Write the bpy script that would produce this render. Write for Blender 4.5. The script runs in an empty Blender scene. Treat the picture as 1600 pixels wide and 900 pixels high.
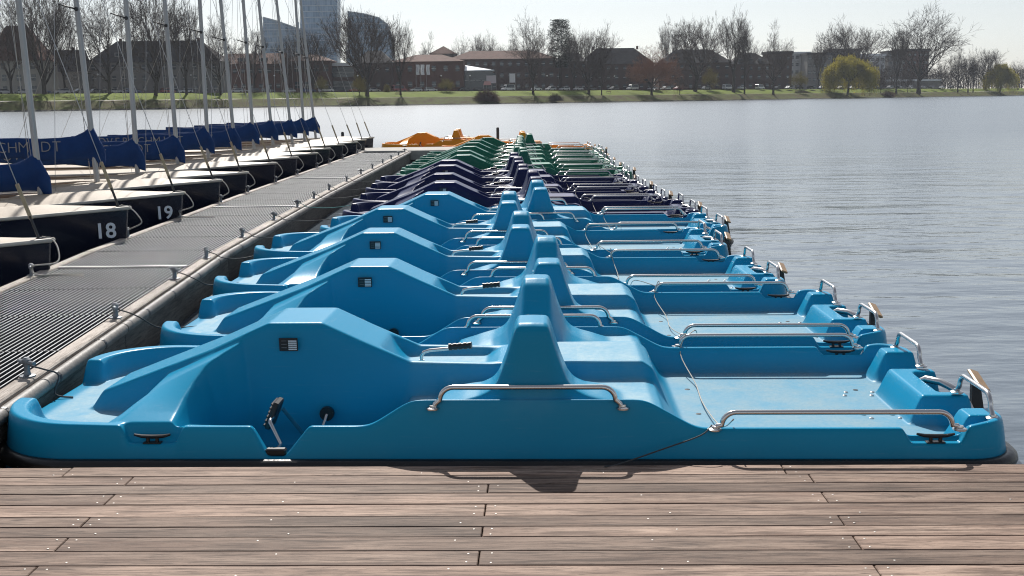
import bpy, math, random
import numpy as np
from mathutils import Vector, Matrix
random.seed(7)
R = math.radians
SC = bpy.context.scene
COL = SC.collection

# ------------------------------------------------------------------ camera, sky, sun, exposure
F_PX, EYE = 1750.0, 1.6
PITCH = math.atan((450 - 155) / F_PX)
CAM_M = Matrix.Rotation(math.pi / 2 - PITCH, 3, 'X') @ Matrix.Rotation(R(-0.7), 3, 'Z')
cam_d = bpy.data.cameras.new('camera')
cam_d.sensor_width = 36.0
cam_d.lens = 36.0 * F_PX / 1600.0
cam_d.clip_start = 0.1
cam_d.clip_end = 6000.0
cam = bpy.data.objects.new('camera', cam_d)
COL.objects.link(cam)
cam.matrix_world = Matrix.Translation((0, 0, EYE)) @ CAM_M.to_4x4()
SC.camera = cam

SUN_EL, SUN_AZ = R(43.0), R(-8.0)          # azimuth from +Y, negative = to the left
world = bpy.data.worlds.new('World')
SC.world = world
world.use_nodes = True
wn = world.node_tree.nodes
wl = world.node_tree.links
wn.clear()
w_out = wn.new('ShaderNodeOutputWorld')
w_bg = wn.new('ShaderNodeBackground')
w_sky = wn.new('ShaderNodeTexSky')
w_sky.sky_type = 'NISHITA'
w_sky.sun_disc = False
w_sky.sun_elevation = SUN_EL
w_sky.sun_rotation = SUN_AZ
w_sky.altitude = 0.0
w_sky.air_density = 1.0
w_sky.dust_density = 0.6
w_sky.ozone_density = 3.0
w_bg.inputs['Strength'].default_value = 0.09
w_hs = wn.new('ShaderNodeHueSaturation')      # thin bright haze takes most of the colour out of the whole sky
w_hs.inputs['Saturation'].default_value = 0.4
w_hs.inputs['Value'].default_value = 1.0
wl.new(w_sky.outputs[0], w_hs.inputs['Color'])
wl.new(w_hs.outputs[0], w_bg.inputs[0])
wl.new(w_bg.outputs[0], w_out.inputs[0])
sun_d = bpy.data.lights.new('sun', 'SUN')
sun_d.energy = 5.0
sun_d.angle = R(0.5)
sun_d.color = (1.0, 0.955, 0.89)
sun = bpy.data.objects.new('sun', sun_d)
COL.objects.link(sun)
sun_dir = Vector((math.sin(SUN_AZ) * math.cos(SUN_EL), math.cos(SUN_AZ) * math.cos(SUN_EL), math.sin(SUN_EL)))
sun.rotation_euler = sun_dir.to_track_quat('Z', 'Y').to_euler()
SC.view_settings.view_transform = 'Standard'
SC.view_settings.look = 'None'
SC.view_settings.exposure = 0.2
SC.view_settings.gamma = 1.0
SC.view_settings.use_curve_mapping = False
SC.render.engine = 'CYCLES'
SC.cycles.use_denoising = True
SC.cycles.denoising_prefilter = 'FAST'
SC.cycles.filter_width = 1.1
SC.cycles.max_bounces = 6
SC.cycles.diffuse_bounces = 3
SC.cycles.glossy_bounces = 4
SC.cycles.volume_bounces = 0
SC.cycles.caustics_reflective = False
SC.cycles.caustics_refractive = False

def at(px, py, Y):
    """photograph pixel -> world point at distance Y (surveying helper)"""
    r = CAM_M @ Vector(((px - 800) / F_PX, -(py - 450) / F_PX, -1.0))
    return Vector((0, 0, EYE)) + r * (Y / r.y)

# ------------------------------------------------------------------ helpers
class MB:
    """collects shapes, builds ONE mesh"""
    def __init__(s):
        s.v, s.f, s.m, s.cur = [], [], [], 0
    def add(s, vs, fs):
        o = len(s.v)
        s.v += [tuple(p) for p in vs]
        s.f += [tuple(i + o for i in f) for f in fs]
        s.m += [s.cur] * len(fs)
        return s
    def box(s, c, d, rot=None):
        x, y, z = d[0] / 2, d[1] / 2, d[2] / 2
        vs = [Vector((a * x, b * y, e * z)) for a in (-1, 1) for b in (-1, 1) for e in (-1, 1)]
        if rot is not None:
            vs = [rot @ p for p in vs]
        c = Vector(c)
        return s.add([p + c for p in vs], [(0, 1, 3, 2), (4, 6, 7, 5), (0, 4, 5, 1), (2, 3, 7, 6), (0, 2, 6, 4), (1, 5, 7, 3)])
    def bbox(s, c, d, b, rot=None):
        """box with chamfered edges"""
        x, y, z = d[0] / 2, d[1] / 2, d[2] / 2
        rings = []
        for (zz, ins) in ((-z, b), (-z + b, 0), (z - b, 0), (z, b)):
            X, Y = x - ins, y - ins
            k = b if ins == 0 else b * 0.6
            rings.append([(X - k, -Y, zz), (X, -Y + k, zz), (X, Y - k, zz), (X - k, Y, zz), (-X + k, Y, zz), (-X, Y - k, zz), (-X, -Y + k, zz), (-X + k, -Y, zz)])
        c = Vector(c)
        vs = [Vector(p) for r in rings for p in r]
        if rot is not None:
            vs = [rot @ p for p in vs]
        fs = [tuple(range(7, -1, -1)), tuple(range(24, 32))]
        for i in range(3):
            for j in range(8):
                a, b2 = i * 8 + j, i * 8 + (j + 1) % 8
                fs.append((a, b2, b2 + 8, a + 8))
        return s.add([p + c for p in vs], fs)
    def tube(s, pts, r, n=8, caps=True):
        pts = [Vector(p) for p in pts]
        rs = r if isinstance(r, (list, tuple)) else [r] * len(pts)
        vs, fs = [], []
        prev = None
        for i, p in enumerate(pts):
            t = (pts[min(i + 1, len(pts) - 1)] - pts[max(i - 1, 0)])
            t = t.normalized() if t.length > 1e-9 else Vector((0, 0, 1))
            if prev is None:
                a = Vector((0, 0, 1)) if abs(t.z) < 0.9 else Vector((1, 0, 0))
                prev = t.cross(a).normalized()
            else:
                prev = (prev - t * prev.dot(t))
                prev = prev.normalized() if prev.length > 1e-6 else t.orthogonal().normalized()
            q = t.cross(prev)
            for k in range(n):
                an = 2 * math.pi * k / n
                vs.append(p + (prev * math.cos(an) + q * math.sin(an)) * rs[i])
        for i in range(len(pts) - 1):
            for k in range(n):
                a, b = i * n + k, i * n + (k + 1) % n
                fs.append((a, b, b + n, a + n))
        if caps:
            fs.append(tuple(range(n - 1, -1, -1)))
            fs.append(tuple(range((len(pts) - 1) * n, len(pts) * n)))
        return s.add(vs, fs)
    def lathe(s, c, prof, n=12, axis='z'):
        vs, fs = [], []
        for (r, h) in prof:
            for k in range(n):
                a = 2 * math.pi * k / n
                p = (r * math.cos(a), r * math.sin(a), h)
                if axis == 'y':
                    p = (p[0], h, p[1])
                elif axis == 'x':
                    p = (h, p[0], p[1])
                vs.append(Vector(p) + Vector(c))
        for i in range(len(prof) - 1):
            for k in range(n):
                a, b = i * n + k, i * n + (k + 1) % n
                fs.append((a, b, b + n, a + n))
        fs.append(tuple(range(n - 1, -1, -1)))
        fs.append(tuple(range((len(prof) - 1) * n, len(prof) * n)))
        return s.add(vs, fs)
    def prism(s, poly, y0, y1):
        """polygon in x,z extruded along y"""
        n = len(poly)
        vs = [(p[0], y0, p[1]) for p in poly] + [(p[0], y1, p[1]) for p in poly]
        fs = [tuple(range(n)), tuple(range(2 * n - 1, n - 1, -1))]
        for k in range(n):
            fs.append((k, k + n, (k + 1) % n + n, (k + 1) % n))
        return s.add(vs, fs)
    def mesh(s, name, mats=(), smooth=False, angle=None):
        me = bpy.data.meshes.new(name)
        me.from_pydata(s.v, [], s.f)
        for m in (mats if isinstance(mats, (list, tuple)) else [mats]):
            me.materials.append(m)
        if any(s.m):
            me.polygons.foreach_set('material_index', s.m)
        me.update()
        if smooth:
            me.polygons.foreach_set('use_smooth', [True] * len(me.polygons))
            if angle is not None:
                me.set_sharp_from_angle(angle=R(angle))
        return me

def obj(name, me, parent=None, loc=None, rot=None, scale=None):
    o = bpy.data.objects.new(name, me)
    COL.objects.link(o)
    if parent is not None:
        o.parent = parent
    if loc is not None:
        o.location = loc
    if rot is not None:
        o.rotation_euler = rot
    if scale is not None:
        o.scale = scale
    return o

def thing(name, label, cat, loc=(0, 0, 0), rotz=0.0, group=None):
    o = obj(name, None, None, loc, (0, 0, rotz))
    o.empty_display_size = 0.2
    return tag(o, label, cat, group)

def tag(o, label, cat=None, group=None, kind=None):
    if label:
        o['label'] = label
    if cat:
        o['category'] = cat
    if group:
        o['group'] = group
    if kind:
        o['kind'] = kind
    return o

def struct(name, me, label=None, kind='structure'):
    o = obj(name, me)
    o['kind'] = kind
    if label:
        o['label'] = label
    return o

ORD = ['first', 'second', 'third', 'fourth', 'fifth', 'sixth', 'seventh', 'eighth', 'ninth', 'tenth', 'eleventh', 'twelfth', 'thirteenth',
       'fourteenth', 'fifteenth', 'sixteenth', 'seventeenth', 'eighteenth', 'nineteenth', 'twentieth']
def ordinal(n):
    if n < 20:
        return ORD[n]
    tens = {2: 'twenty', 3: 'thirty', 4: 'forty', 5: 'fifty', 6: 'sixty', 7: 'seventy'}
    t, u = divmod(n + 1, 10)
    if u == 0:
        return {3: 'thirtieth', 4: 'fortieth', 5: 'fiftieth', 6: 'sixtieth', 7: 'seventieth'}[t]
    return tens[t] + '-' + ORD[u - 1]

# ------------------------------------------------------------------ materials
def new_mat(name):
    m = bpy.data.materials.new(name)
    m.use_nodes = True
    nt = m.node_tree
    return m, nt, nt.nodes['Principled BSDF']

def N(nt, t, **kw):
    n = nt.nodes.new(t)
    for k, v in kw.items():
        if k in n.inputs:
            n.inputs[k].default_value = v
        else:
            setattr(n, k, v)
    return n

def mat(name, col, rough=0.5, metal=0.0, spec=0.5, var=0.0, scale=6.0, bump=0.0, bscale=40.0, stretch=(1, 1, 1), col2=None, obj_var=0.0, coat=0.0):
    m, nt, b = new_mat(name)
    L = nt.links.new
    b.inputs['Roughness'].default_value = rough
    b.inputs['Metallic'].default_value = metal
    b.inputs['Specular IOR Level'].default_value = spec
    if coat:
        b.inputs['Coat Weight'].default_value = coat
        b.inputs['Coat Roughness'].default_value = 0.12
    c = (*col, 1)
    b.inputs['Base Color'].default_value = c
    if var or bump or obj_var:
        tc = N(nt, 'ShaderNodeTexCoord')
        mp = N(nt, 'ShaderNodeMapping')
        mp.inputs['Scale'].default_value = stretch
        L(tc.outputs['Object'], mp.inputs[0])
    if var or obj_var:
        no = N(nt, 'ShaderNodeTexNoise', Scale=scale, Detail=5.0, Roughness=0.6)
        L(mp.outputs[0], no.inputs['Vector'])
        rmp = N(nt, 'ShaderNodeMapRange')
        rmp.inputs['From Min'].default_value = 0.3
        rmp.inputs['From Max'].default_value = 0.7
        L(no.outputs['Fac'], rmp.inputs['Value'])
        mx = N(nt, 'ShaderNodeMix', data_type='RGBA')
        c2 = (*col2, 1) if col2 else tuple(x * (1 - var) for x in col) + (1,)
        mx.inputs[6].default_value = c
        mx.inputs[7].default_value = c2
        L(rmp.outputs[0], mx.inputs[0])
        out = mx.outputs[2]
        if obj_var:
            oi = N(nt, 'ShaderNodeObjectInfo')
            hs = N(nt, 'ShaderNodeHueSaturation')
            mr = N(nt, 'ShaderNodeMapRange')
            mr.inputs['To Min'].default_value = 1 - obj_var
            mr.inputs['To Max'].default_value = 1 + obj_var
            L(oi.outputs['Random'], mr.inputs['Value'])
            L(mr.outputs[0], hs.inputs['Value'])
            L(out, hs.inputs['Color'])
            out = hs.outputs[0]
        L(out, b.inputs['Base Color'])
    if bump:
        nb = N(nt, 'ShaderNodeTexNoise', Scale=bscale, Detail=4.0)
        L(mp.outputs[0], nb.inputs['Vector'])
        bp = N(nt, 'ShaderNodeBump', Strength=bump, Distance=0.01)
        L(nb.outputs['Fac'], bp.inputs['Height'])
        L(bp.outputs[0], b.inputs['Normal'])
    return m

def boat_mat(name, col, pale, wear_amt):
    """gel-coated plastic; walked-on areas (mesh attribute 'wear') are paler, rougher and scuffed"""
    m, nt, b = new_mat(name)
    L = nt.links.new
    tc = N(nt, 'ShaderNodeTexCoord')
    at_ = N(nt, 'ShaderNodeAttribute', attribute_name='wear')
    n1 = N(nt, 'ShaderNodeTexNoise', Scale=5.0, Detail=6.0, Roughness=0.65)
    n2 = N(nt, 'ShaderNodeTexNoise', Scale=42.0, Detail=4.0, Roughness=0.7)
    mp = N(nt, 'ShaderNodeMapping')
    oi = N(nt, 'ShaderNodeObjectInfo')
    L(tc.outputs['Object'], mp.inputs[0])
    L(oi.outputs['Random'], mp.inputs['Location'])
    L(mp.outputs[0], n1.inputs['Vector'])
    L(mp.outputs[0], n2.inputs['Vector'])
    r1 = N(nt, 'ShaderNodeMapRange')
    r1.inputs['From Min'].default_value = 0.28
    r1.inputs['From Max'].default_value = 0.68
    r1.inputs['To Min'].default_value = 0.35
    L(n1.outputs['Fac'], r1.inputs['Value'])
    mul = N(nt, 'ShaderNodeMath', operation='MULTIPLY')
    L(at_.outputs['Fac'], mul.inputs[0])
    L(r1.outputs[0], mul.inputs[1])
    r2 = N(nt, 'ShaderNodeMapRange')
    r2.inputs['From Min'].default_value = 0.25
    r2.inputs['From Max'].default_value = 0.75
    r2.inputs['To Min'].default_value = 0.65
    r2.inputs['To Max'].default_value = 1.15
    L(n2.outputs['Fac'], r2.inputs['Value'])
    mul2 = N(nt, 'ShaderNodeMath', operation='MULTIPLY')
    L(mul.outputs[0], mul2.inputs[0])
    L(r2.outputs[0], mul2.inputs[1])
    mul3 = N(nt, 'ShaderNodeMath', operation='MULTIPLY', use_clamp=True)
    mul3.inputs[1].default_value = wear_amt
    L(mul2.outputs[0], mul3.inputs[0])
    # faint sun-bleached blotches everywhere
    n3 = N(nt, 'ShaderNodeTexNoise', Scale=1.6, Detail=3.0)
    L(mp.outputs[0], n3.inputs['Vector'])
    mxa = N(nt, 'ShaderNodeMix', data_type='RGBA')
    mxa.inputs[6].default_value = (*[c * 0.88 for c in col], 1)
    mxa.inputs[7].default_value = (*[min(1, c * 1.1 + 0.004) for c in col], 1)
    L(n3.outputs['Fac'], mxa.inputs[0])
    mx = N(nt, 'ShaderNodeMix', data_type='RGBA')
    L(mul3.outputs[0], mx.inputs[0])
    L(mxa.outputs[2], mx.inputs[6])
    mx.inputs[7].default_value = (*pale, 1)
    # grime splashed up from the waterline, and scratches along the sides
    sp = N(nt, 'ShaderNodeSeparateXYZ')
    L(tc.outputs['Object'], sp.inputs[0])
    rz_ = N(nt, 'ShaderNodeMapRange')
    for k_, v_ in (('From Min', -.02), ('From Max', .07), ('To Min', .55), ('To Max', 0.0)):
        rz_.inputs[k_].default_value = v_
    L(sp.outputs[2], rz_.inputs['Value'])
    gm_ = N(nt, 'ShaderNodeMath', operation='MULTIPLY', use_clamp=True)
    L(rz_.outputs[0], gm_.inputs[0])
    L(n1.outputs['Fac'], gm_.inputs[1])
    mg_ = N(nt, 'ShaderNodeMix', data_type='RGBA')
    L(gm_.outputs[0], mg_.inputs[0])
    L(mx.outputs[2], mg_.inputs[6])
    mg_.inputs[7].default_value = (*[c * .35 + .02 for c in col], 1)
    ms_ = N(nt, 'ShaderNodeMapping')
    ms_.inputs['Scale'].default_value = (1.2, 1.2, 30)
    ms_.inputs['Rotation'].default_value = (0.12, 0.1, 0)
    L(tc.outputs['Object'], ms_.inputs[0])
    ns_ = N(nt, 'ShaderNodeTexNoise', Scale=3.0, Detail=6.0, Roughness=0.75)
    L(ms_.outputs[0], ns_.inputs['Vector'])
    rs_ = N(nt, 'ShaderNodeMapRange')
    for k_, v_ in (('From Min', .60), ('From Max', .74), ('To Min', 0.0), ('To Max', 0.22)):
        rs_.inputs[k_].default_value = v_
    L(ns_.outputs['Fac'], rs_.inputs['Value'])
    mc_ = N(nt, 'ShaderNodeMix', data_type='RGBA')
    L(rs_.outputs[0], mc_.inputs[0])
    L(mg_.outputs[2], mc_.inputs[6])
    mc_.inputs[7].default_value = (*pale, 1)
    L(mc_.outputs[2], b.inputs['Base Color'])
    rr = N(nt, 'ShaderNodeMapRange')
    rr.inputs['To Min'].default_value = 0.3
    rr.inputs['To Max'].default_value = 0.62
    L(at_.outputs['Fac'], rr.inputs['Value'])
    L(rr.outputs[0], b.inputs['Roughness'])
    b.inputs['Specular IOR Level'].default_value = 0.15
    bp = N(nt, 'ShaderNodeBump', Strength=0.12, Distance=0.004)
    L(n2.outputs['Fac'], bp.inputs['Height'])
    L(bp.outputs[0], b.inputs['Normal'])
    return m

M = {}
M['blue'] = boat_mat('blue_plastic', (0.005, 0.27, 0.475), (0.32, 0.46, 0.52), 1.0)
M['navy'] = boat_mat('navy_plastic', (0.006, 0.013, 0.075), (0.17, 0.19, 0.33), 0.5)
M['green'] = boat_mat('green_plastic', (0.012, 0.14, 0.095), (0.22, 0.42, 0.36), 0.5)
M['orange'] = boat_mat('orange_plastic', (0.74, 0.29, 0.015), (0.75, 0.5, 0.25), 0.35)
M['rubber'] = mat('black_rubber', (0.012, 0.012, 0.013), 0.35, var=0.4, scale=9, bump=0.15)
M['black'] = mat('black_plastic', (0.012, 0.012, 0.014), 0.4)
M['steel'] = mat('stainless_steel', (0.62, 0.61, 0.60), 0.24, 1.0)
M['galv'] = mat('galvanised_steel', (0.24, 0.255, 0.275), 0.5, 0.5, var=0.3, scale=14)
M['beige'] = mat('beige_underhull', (0.42, 0.36, 0.28), 0.6, var=0.5, scale=7)
M['white'] = mat('white_label', (0.7, 0.72, 0.74), 0.5)
M['tan'] = mat('tan_varnished_wood', (0.36, 0.23, 0.12), 0.5, var=0.4, scale=12)
M['rope'] = mat('pale_rope', (0.5, 0.47, 0.42), 0.85, bump=0.5, bscale=160)
M['rope_dark'] = mat('dark_rope', (0.05, 0.055, 0.06), 0.8)
M['rope_teal'] = mat('teal_rope', (0.03, 0.22, 0.22), 0.8)
M['dark_metal'] = mat('dark_painted_metal', (0.03, 0.033, 0.036), 0.45)

# ------------------------------------------------------------------ water
def water_mat():
    m, nt, b = new_mat('lake_water')
    L = nt.links.new
    b.inputs['Base Color'].default_value = (0.085, 0.11, 0.135, 1)
    b.inputs['Roughness'].default_value = 0.13
    b.inputs['IOR'].default_value = 1.4
    b.inputs['Specular IOR Level'].default_value = 0.85
    geo = N(nt, 'ShaderNodeNewGeometry')
    heights = []
    for (sx, sy, sc, amp, det) in ((0.42, 1.05, 1.0, 0.6, 2.0), (0.7, 1.5, 2.4, 0.2, 3.0), (1.0, 1.5, 7.0, 0.035, 2.0), (0.12, 0.3, 1.0, 0.9, 2.0)):
        mp = N(nt, 'ShaderNodeMapping')
        mp.inputs['Scale'].default_value = (sx, sy, 1)
        mp.inputs['Rotation'].default_value = (0, 0, R(4))
        L(geo.outputs['Position'], mp.inputs[0])
        n = N(nt, 'ShaderNodeTexNoise', Scale=sc, Detail=det, Roughness=0.5)
        L(mp.outputs[0], n.inputs['Vector'])
        ml = N(nt, 'ShaderNodeMath', operation='MULTIPLY')
        ml.inputs[1].default_value = amp
        L(n.outputs['Fac'], ml.inputs[0])
        heights.append(ml.outputs[0])
    s = heights[0]
    for h in heights[1:]:
        ad = N(nt, 'ShaderNodeMath', operation='ADD')
        L(s, ad.inputs[0])
        L(h, ad.inputs[1])
        s = ad.outputs[0]
    # gusts: the breeze roughens some patches of water more than others
    mg = N(nt, 'ShaderNodeMapping')
    mg.inputs['Scale'].default_value = (0.02, 0.06, 1)
    L(geo.outputs['Position'], mg.inputs[0])
    ng = N(nt, 'ShaderNodeTexNoise', Scale=1.0, Detail=2.0)
    L(mg.outputs[0], ng.inputs['Vector'])
    rg = N(nt, 'ShaderNodeMapRange')
    rg.inputs['From Min'].default_value = 0.3
    rg.inputs['From Max'].default_value = 0.7
    rg.inputs['To Min'].default_value = 0.45
    rg.inputs['To Max'].default_value = 0.95
    L(ng.outputs['Fac'], rg.inputs['Value'])
    # open lake is breezier than the sheltered water by the jetty
    spw = N(nt, 'ShaderNodeSeparateXYZ')
    L(geo.outputs['Position'], spw.inputs[0])
    rw = N(nt, 'ShaderNodeMapRange')
    for k_, v_ in (('From Min', 6.0), ('From Max', 48.0), ('To Min', 0.10), ('To Max', 0.27)):
        rw.inputs[k_].default_value = v_
    L(spw.outputs[1], rw.inputs['Value'])
    L(rw.outputs[0], b.inputs['Roughness'])
    bp = N(nt, 'ShaderNodeBump', Distance=0.12)
    L(rg.outputs[0], bp.inputs['Strength'])
    L(s, bp.inputs['Height'])
    L(bp.outputs[0], b.inputs['Normal'])
    return m
M['water'] = water_mat()
struct('lake_water', MB().add([(-1500, -60, 0), (1500, -60, 0), (1500, 1100, 0), (-1500, 1100, 0)], [(0, 1, 2, 3)]).mesh('lake_water', M['water']))

# ------------------------------------------------------------------ wooden deck (foreground)
def wood_mat(name, ca, cb, cc, obj_var=0.16, grain=1.0, rough=0.75):
    m, nt, b = new_mat(name)
    L = nt.links.new
    tc = N(nt, 'ShaderNodeTexCoord')
    oi = N(nt, 'ShaderNodeObjectInfo')
    ofs = N(nt, 'ShaderNodeVectorMath', operation='SCALE')
    ofs.inputs[0].default_value = (37.0, 11.0, 5.0)
    L(oi.outputs['Random'], ofs.inputs['Scale'])
    addv = N(nt, 'ShaderNodeVectorMath', operation='ADD')
    L(tc.outputs['Object'], addv.inputs[0])
    L(ofs.outputs[0], addv.inputs[1])
    def noise(scale, st, det=6.0, dist=0.0):
        mp = N(nt, 'ShaderNodeMapping')
        mp.inputs['Scale'].default_value = st
        L(addv.outputs[0], mp.inputs[0])
        n = N(nt, 'ShaderNodeTexNoise', Scale=scale, Detail=det, Roughness=0.62, Distortion=dist)
        L(mp.outputs[0], n.inputs['Vector'])
        return n.outputs['Fac']
    g1 = noise(75, (0.055, 1, 1), 8, 0.8)         # fine grain along the plank
    g4 = noise(260, (0.10, 1, 1), 3, 0.3)         # pores and hairline checks
    g2 = noise(9, (0.12, 1.6, 1), 4, 1.2)         # broad figure
    g3 = noise(2.2, (0.6, 2.0, 1), 4)             # weather patches
    def rng(x, a, c, lo=0.0, hi=1.0):
        r = N(nt, 'ShaderNodeMapRange')
        for k, v in (('From Min', a), ('From Max', c), ('To Min', lo), ('To Max', hi)):
            r.inputs[k].default_value = v
        L(x, r.inputs['Value'])
        return r.outputs[0]
    m1 = N(nt, 'ShaderNodeMix', data_type='RGBA')
    m1.inputs[6].default_value = (*ca, 1)
    m1.inputs[7].default_value = (*cb, 1)
    L(rng(g2, 0.3, 0.7), m1.inputs[0])
    m2 = N(nt, 'ShaderNodeMix', data_type='RGBA')
    L(m1.outputs[2], m2.inputs[6])
    m2.inputs[7].default_value = (*cc, 1)
    L(rng(g1, 0.46, 0.62, 0, 0.78 * grain), m2.inputs[0])
    m4 = N(nt, 'ShaderNodeMix', data_type='RGBA')
    L(m2.outputs[2], m4.inputs[6])
    m4.inputs[7].default_value = (*[c * .55 for c in cc], 1)
    L(rng(g4, 0.56, 0.68, 0, 0.65 * grain), m4.inputs[0])
    m3 = N(nt, 'ShaderNodeMix', data_type='RGBA', blend_type='MULTIPLY')
    L(m4.outputs[2], m3.inputs[6])
    v3 = N(nt, 'ShaderNodeCombineColor')
    r3 = rng(g3, 0.3, 0.7, 0.66, 1.25)
    for i in range(3):
        L(r3, v3.inputs[i])
    L(v3.outputs[0], m3.inputs[7])
    m3.inputs[0].default_value = 1.0
    hs = N(nt, 'ShaderNodeHueSaturation')
    L(m3.outputs[2], hs.inputs['Color'])
    L(rng(oi.outputs['Random'], 0, 1, 1 - obj_var, 1 + obj_var), hs.inputs['Value'])
    L(hs.outputs[0], b.inputs['Base Color'])
    b.inputs['Roughness'].default_value = rough
    b.inputs['Specular IOR Level'].default_value = 0.3
    bp = N(nt, 'ShaderNodeBump', Strength=0.5, Distance=0.003)
    L(g1, bp.inputs['Height'])
    L(bp.outputs[0], b.inputs['Normal'])
    return m
M['plank'] = wood_mat('weathered_deck_wood', (0.34, 0.25, 0.195), (0.17, 0.108, 0.08), (0.06, 0.036, 0.026), 0.34)
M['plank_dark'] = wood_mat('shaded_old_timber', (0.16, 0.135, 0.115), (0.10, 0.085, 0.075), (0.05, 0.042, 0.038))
M['jetty_wood'] = wood_mat('bleached_jetty_timber', (0.46, 0.41, 0.36), (0.33, 0.28, 0.24), (0.15, 0.12, 0.10), 0.08)

DECK_Z = 0.15
deck = struct('wooden_deck', None, 'weathered plank deck along the bottom of the picture')
deck.rotation_euler = (0, 0, R(-1.48))
rows = [4.31, 4.195, 4.095, 3.996, 3.882, 3.763, 3.667, 3.575, 3.457, 3.339]
wcyc = [0.108, 0.112, 0.098, 0.104, 0.118, 0.116, 0.095, 0.106]
k = 0
while rows[-1] > 0.6:
    rows.append(rows[-1] - wcyc[k % 8])
    k += 1
screw = MB()
for i in range(len(rows) - 1):
    y1, y0 = rows[i], rows[i + 1]
    if i % 2 == 1:
        joints = [-4.26, -1.61, 1.035, 3.68]
    elif i == 0:
        joints = [-4.6, -1.9, 0.952, 3.6]
    else:
        joints = [-5.5, -2.85, -0.205, 2.44, 5.09]
    xs = [-5.6] + [j for j in joints if -5.5 < j < 5.5] + [5.6]
    for a, c in zip(xs[:-1], xs[1:]):
        if c - a < 0.1:
            continue
        g = 0.0022
        w, l = (y1 - y0) - 2 * g * 0.8, (c - a) - 2 * g
        mb = MB().bbox((0, 0, 0), (l, w, 0.028), 0.0028)
        o = obj('plank', mb.mesh('plank', M['plank']), deck, ((a + c) / 2, (y0 + y1) / 2, DECK_Z - 0.014 + random.uniform(-0.0016, 0.0012)),
                (random.uniform(-0.008, 0.008), 0, random.uniform(-0.0004, 0.0004)))
        js = [a + 0.035, c - 0.035] + [x for x in (a + l * 0.25, a + l * 0.5, a + l * 0.75) if l > 1.6]
        for n, x in enumerate(js):
            for yy in ((y0 + 0.024, y1 - 0.024) if n < 2 else ((y0 + 0.03,) if random.random() < 0.55 else (y1 - 0.03,))):
                if random.random() < 0.93:
                    screw.lathe((x + random.uniform(-.006, .006), yy + random.uniform(-.004, .004), DECK_Z - 0.001), [(0.0038, 0), (0.0038, 0.0012), (0.0026, 0.0016)], 8)
so = obj('screws', screw.mesh('screws', mat('dull_screws', (.42, .40, .37), .55, .5)), deck)
so['kind'] = 'stuff'
for yb in (4.27, 3.2, 2.1, 1.0):
    obj('deck_beam', MB().bbox((0, yb, DECK_Z - 0.105), (11.2, 0.06, 0.145), 0.006).mesh('deck_beam', M['plank_dark']), deck)
for xb in (-3.2, -1.61, -0.205, 1.035, 2.44, 3.7):
    obj('joist', MB().bbox((xb, 2.45, DECK_Z - 0.085), (0.07, 3.5, 0.10), 0.006).mesh('joist', M['plank_dark']), deck)
obj('float', MB().bbox((0, 2.4, -0.02), (10.6, 3.3, 0.12), 0.03).mesh('float', M['black']), deck)

# ------------------------------------------------------------------ jetty with steel grating
JZ = 0.28
JP = [(-1.98, 0.6), (-2.52, 10.0), (-2.60, 16.3), (-2.585, 29.6)]      # right-hand outer edge
JW = 1.33
def jx(y):
    for (xa, ya), (xb, yb) in zip(JP[:-1], JP[1:]):
        if y <= yb:
            return xa + (xb - xa) * (y - ya) / (yb - ya)
    return JP[-1][0]
jetty = thing('jetty', 'floating jetty of steel grating with bleached timber edges between dinghies and pedal boats', 'jetty')
M['grate_top'] = mat('lit_grating_top', (0.50, 0.51, 0.52), 0.45, 0.3, var=0.3, scale=3)  # bar tops painted paler, standing in for sunlight on the steel
M['grate'] = mat('shaded_grating_sides', (0.075, 0.078, 0.085), 0.6, 0.3, var=0.35, scale=3)  # same steel painted darker: the shade between bars is in the colour
GW = 1.33 - 0.17 - 0.09           # grating width
def grating_mesh(length):
    mb = MB()
    n = int(GW / 0.034)
    for i in range(n + 1):
        x = -GW / 2 + GW * i / n
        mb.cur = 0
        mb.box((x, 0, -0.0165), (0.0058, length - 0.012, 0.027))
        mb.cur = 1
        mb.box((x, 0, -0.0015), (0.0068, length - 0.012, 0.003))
    mb.cur = 0
    ny = int(length / 0.15)
    for j in range(ny):
        y = -length / 2 + (j + 0.5) * length / ny
        mb.box((0, y, -0.022), (GW, 0.0035, 0.005))
    for e in (-1, 1):
        mb.box((0, e * (length / 2 - 0.004), -0.0155), (GW, 0.004, 0.033))
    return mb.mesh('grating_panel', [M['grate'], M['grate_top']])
M['float'] = mat('dark_float', (0.012, 0.013, 0.015), 0.7, spec=.2)
M['seam'] = mat('worn_flat_bar', (0.6, 0.6, 0.59), 0.45, 0.4)
PL = 1.05
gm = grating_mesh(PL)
y = 0.7
n = 0
while y + PL < 29.6:
    yc = y + PL / 2
    dx = jx(y + PL) - jx(y)
    a = -math.atan2(dx, PL)
    xc = (jx(y) + jx(y + PL)) / 2 - 0.17 - GW / 2
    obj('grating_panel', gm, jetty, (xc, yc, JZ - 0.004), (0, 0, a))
    obj('support_beam', MB().box((xc, y, JZ - 0.068), (GW + 0.1, 0.05, 0.06)).mesh('support_beam', M['galv']), jetty)
    if n % 5 == 3:
        obj('seam_bar', MB().bbox((xc, y, JZ + 0.002), (GW, 0.035, 0.012), 0.003).mesh('seam_bar', M['seam']), jetty)
    if n % 2 == 1:
        obj('pontoon', MB().bbox((xc, yc + 0.5, -0.03), (1.16, 2.06, 0.24), 0.04).mesh('pontoon', M['float']), jetty)  # unseen pontoons, made unbroken and black to keep the grating gaps dark
    y += PL
    n += 1
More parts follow.
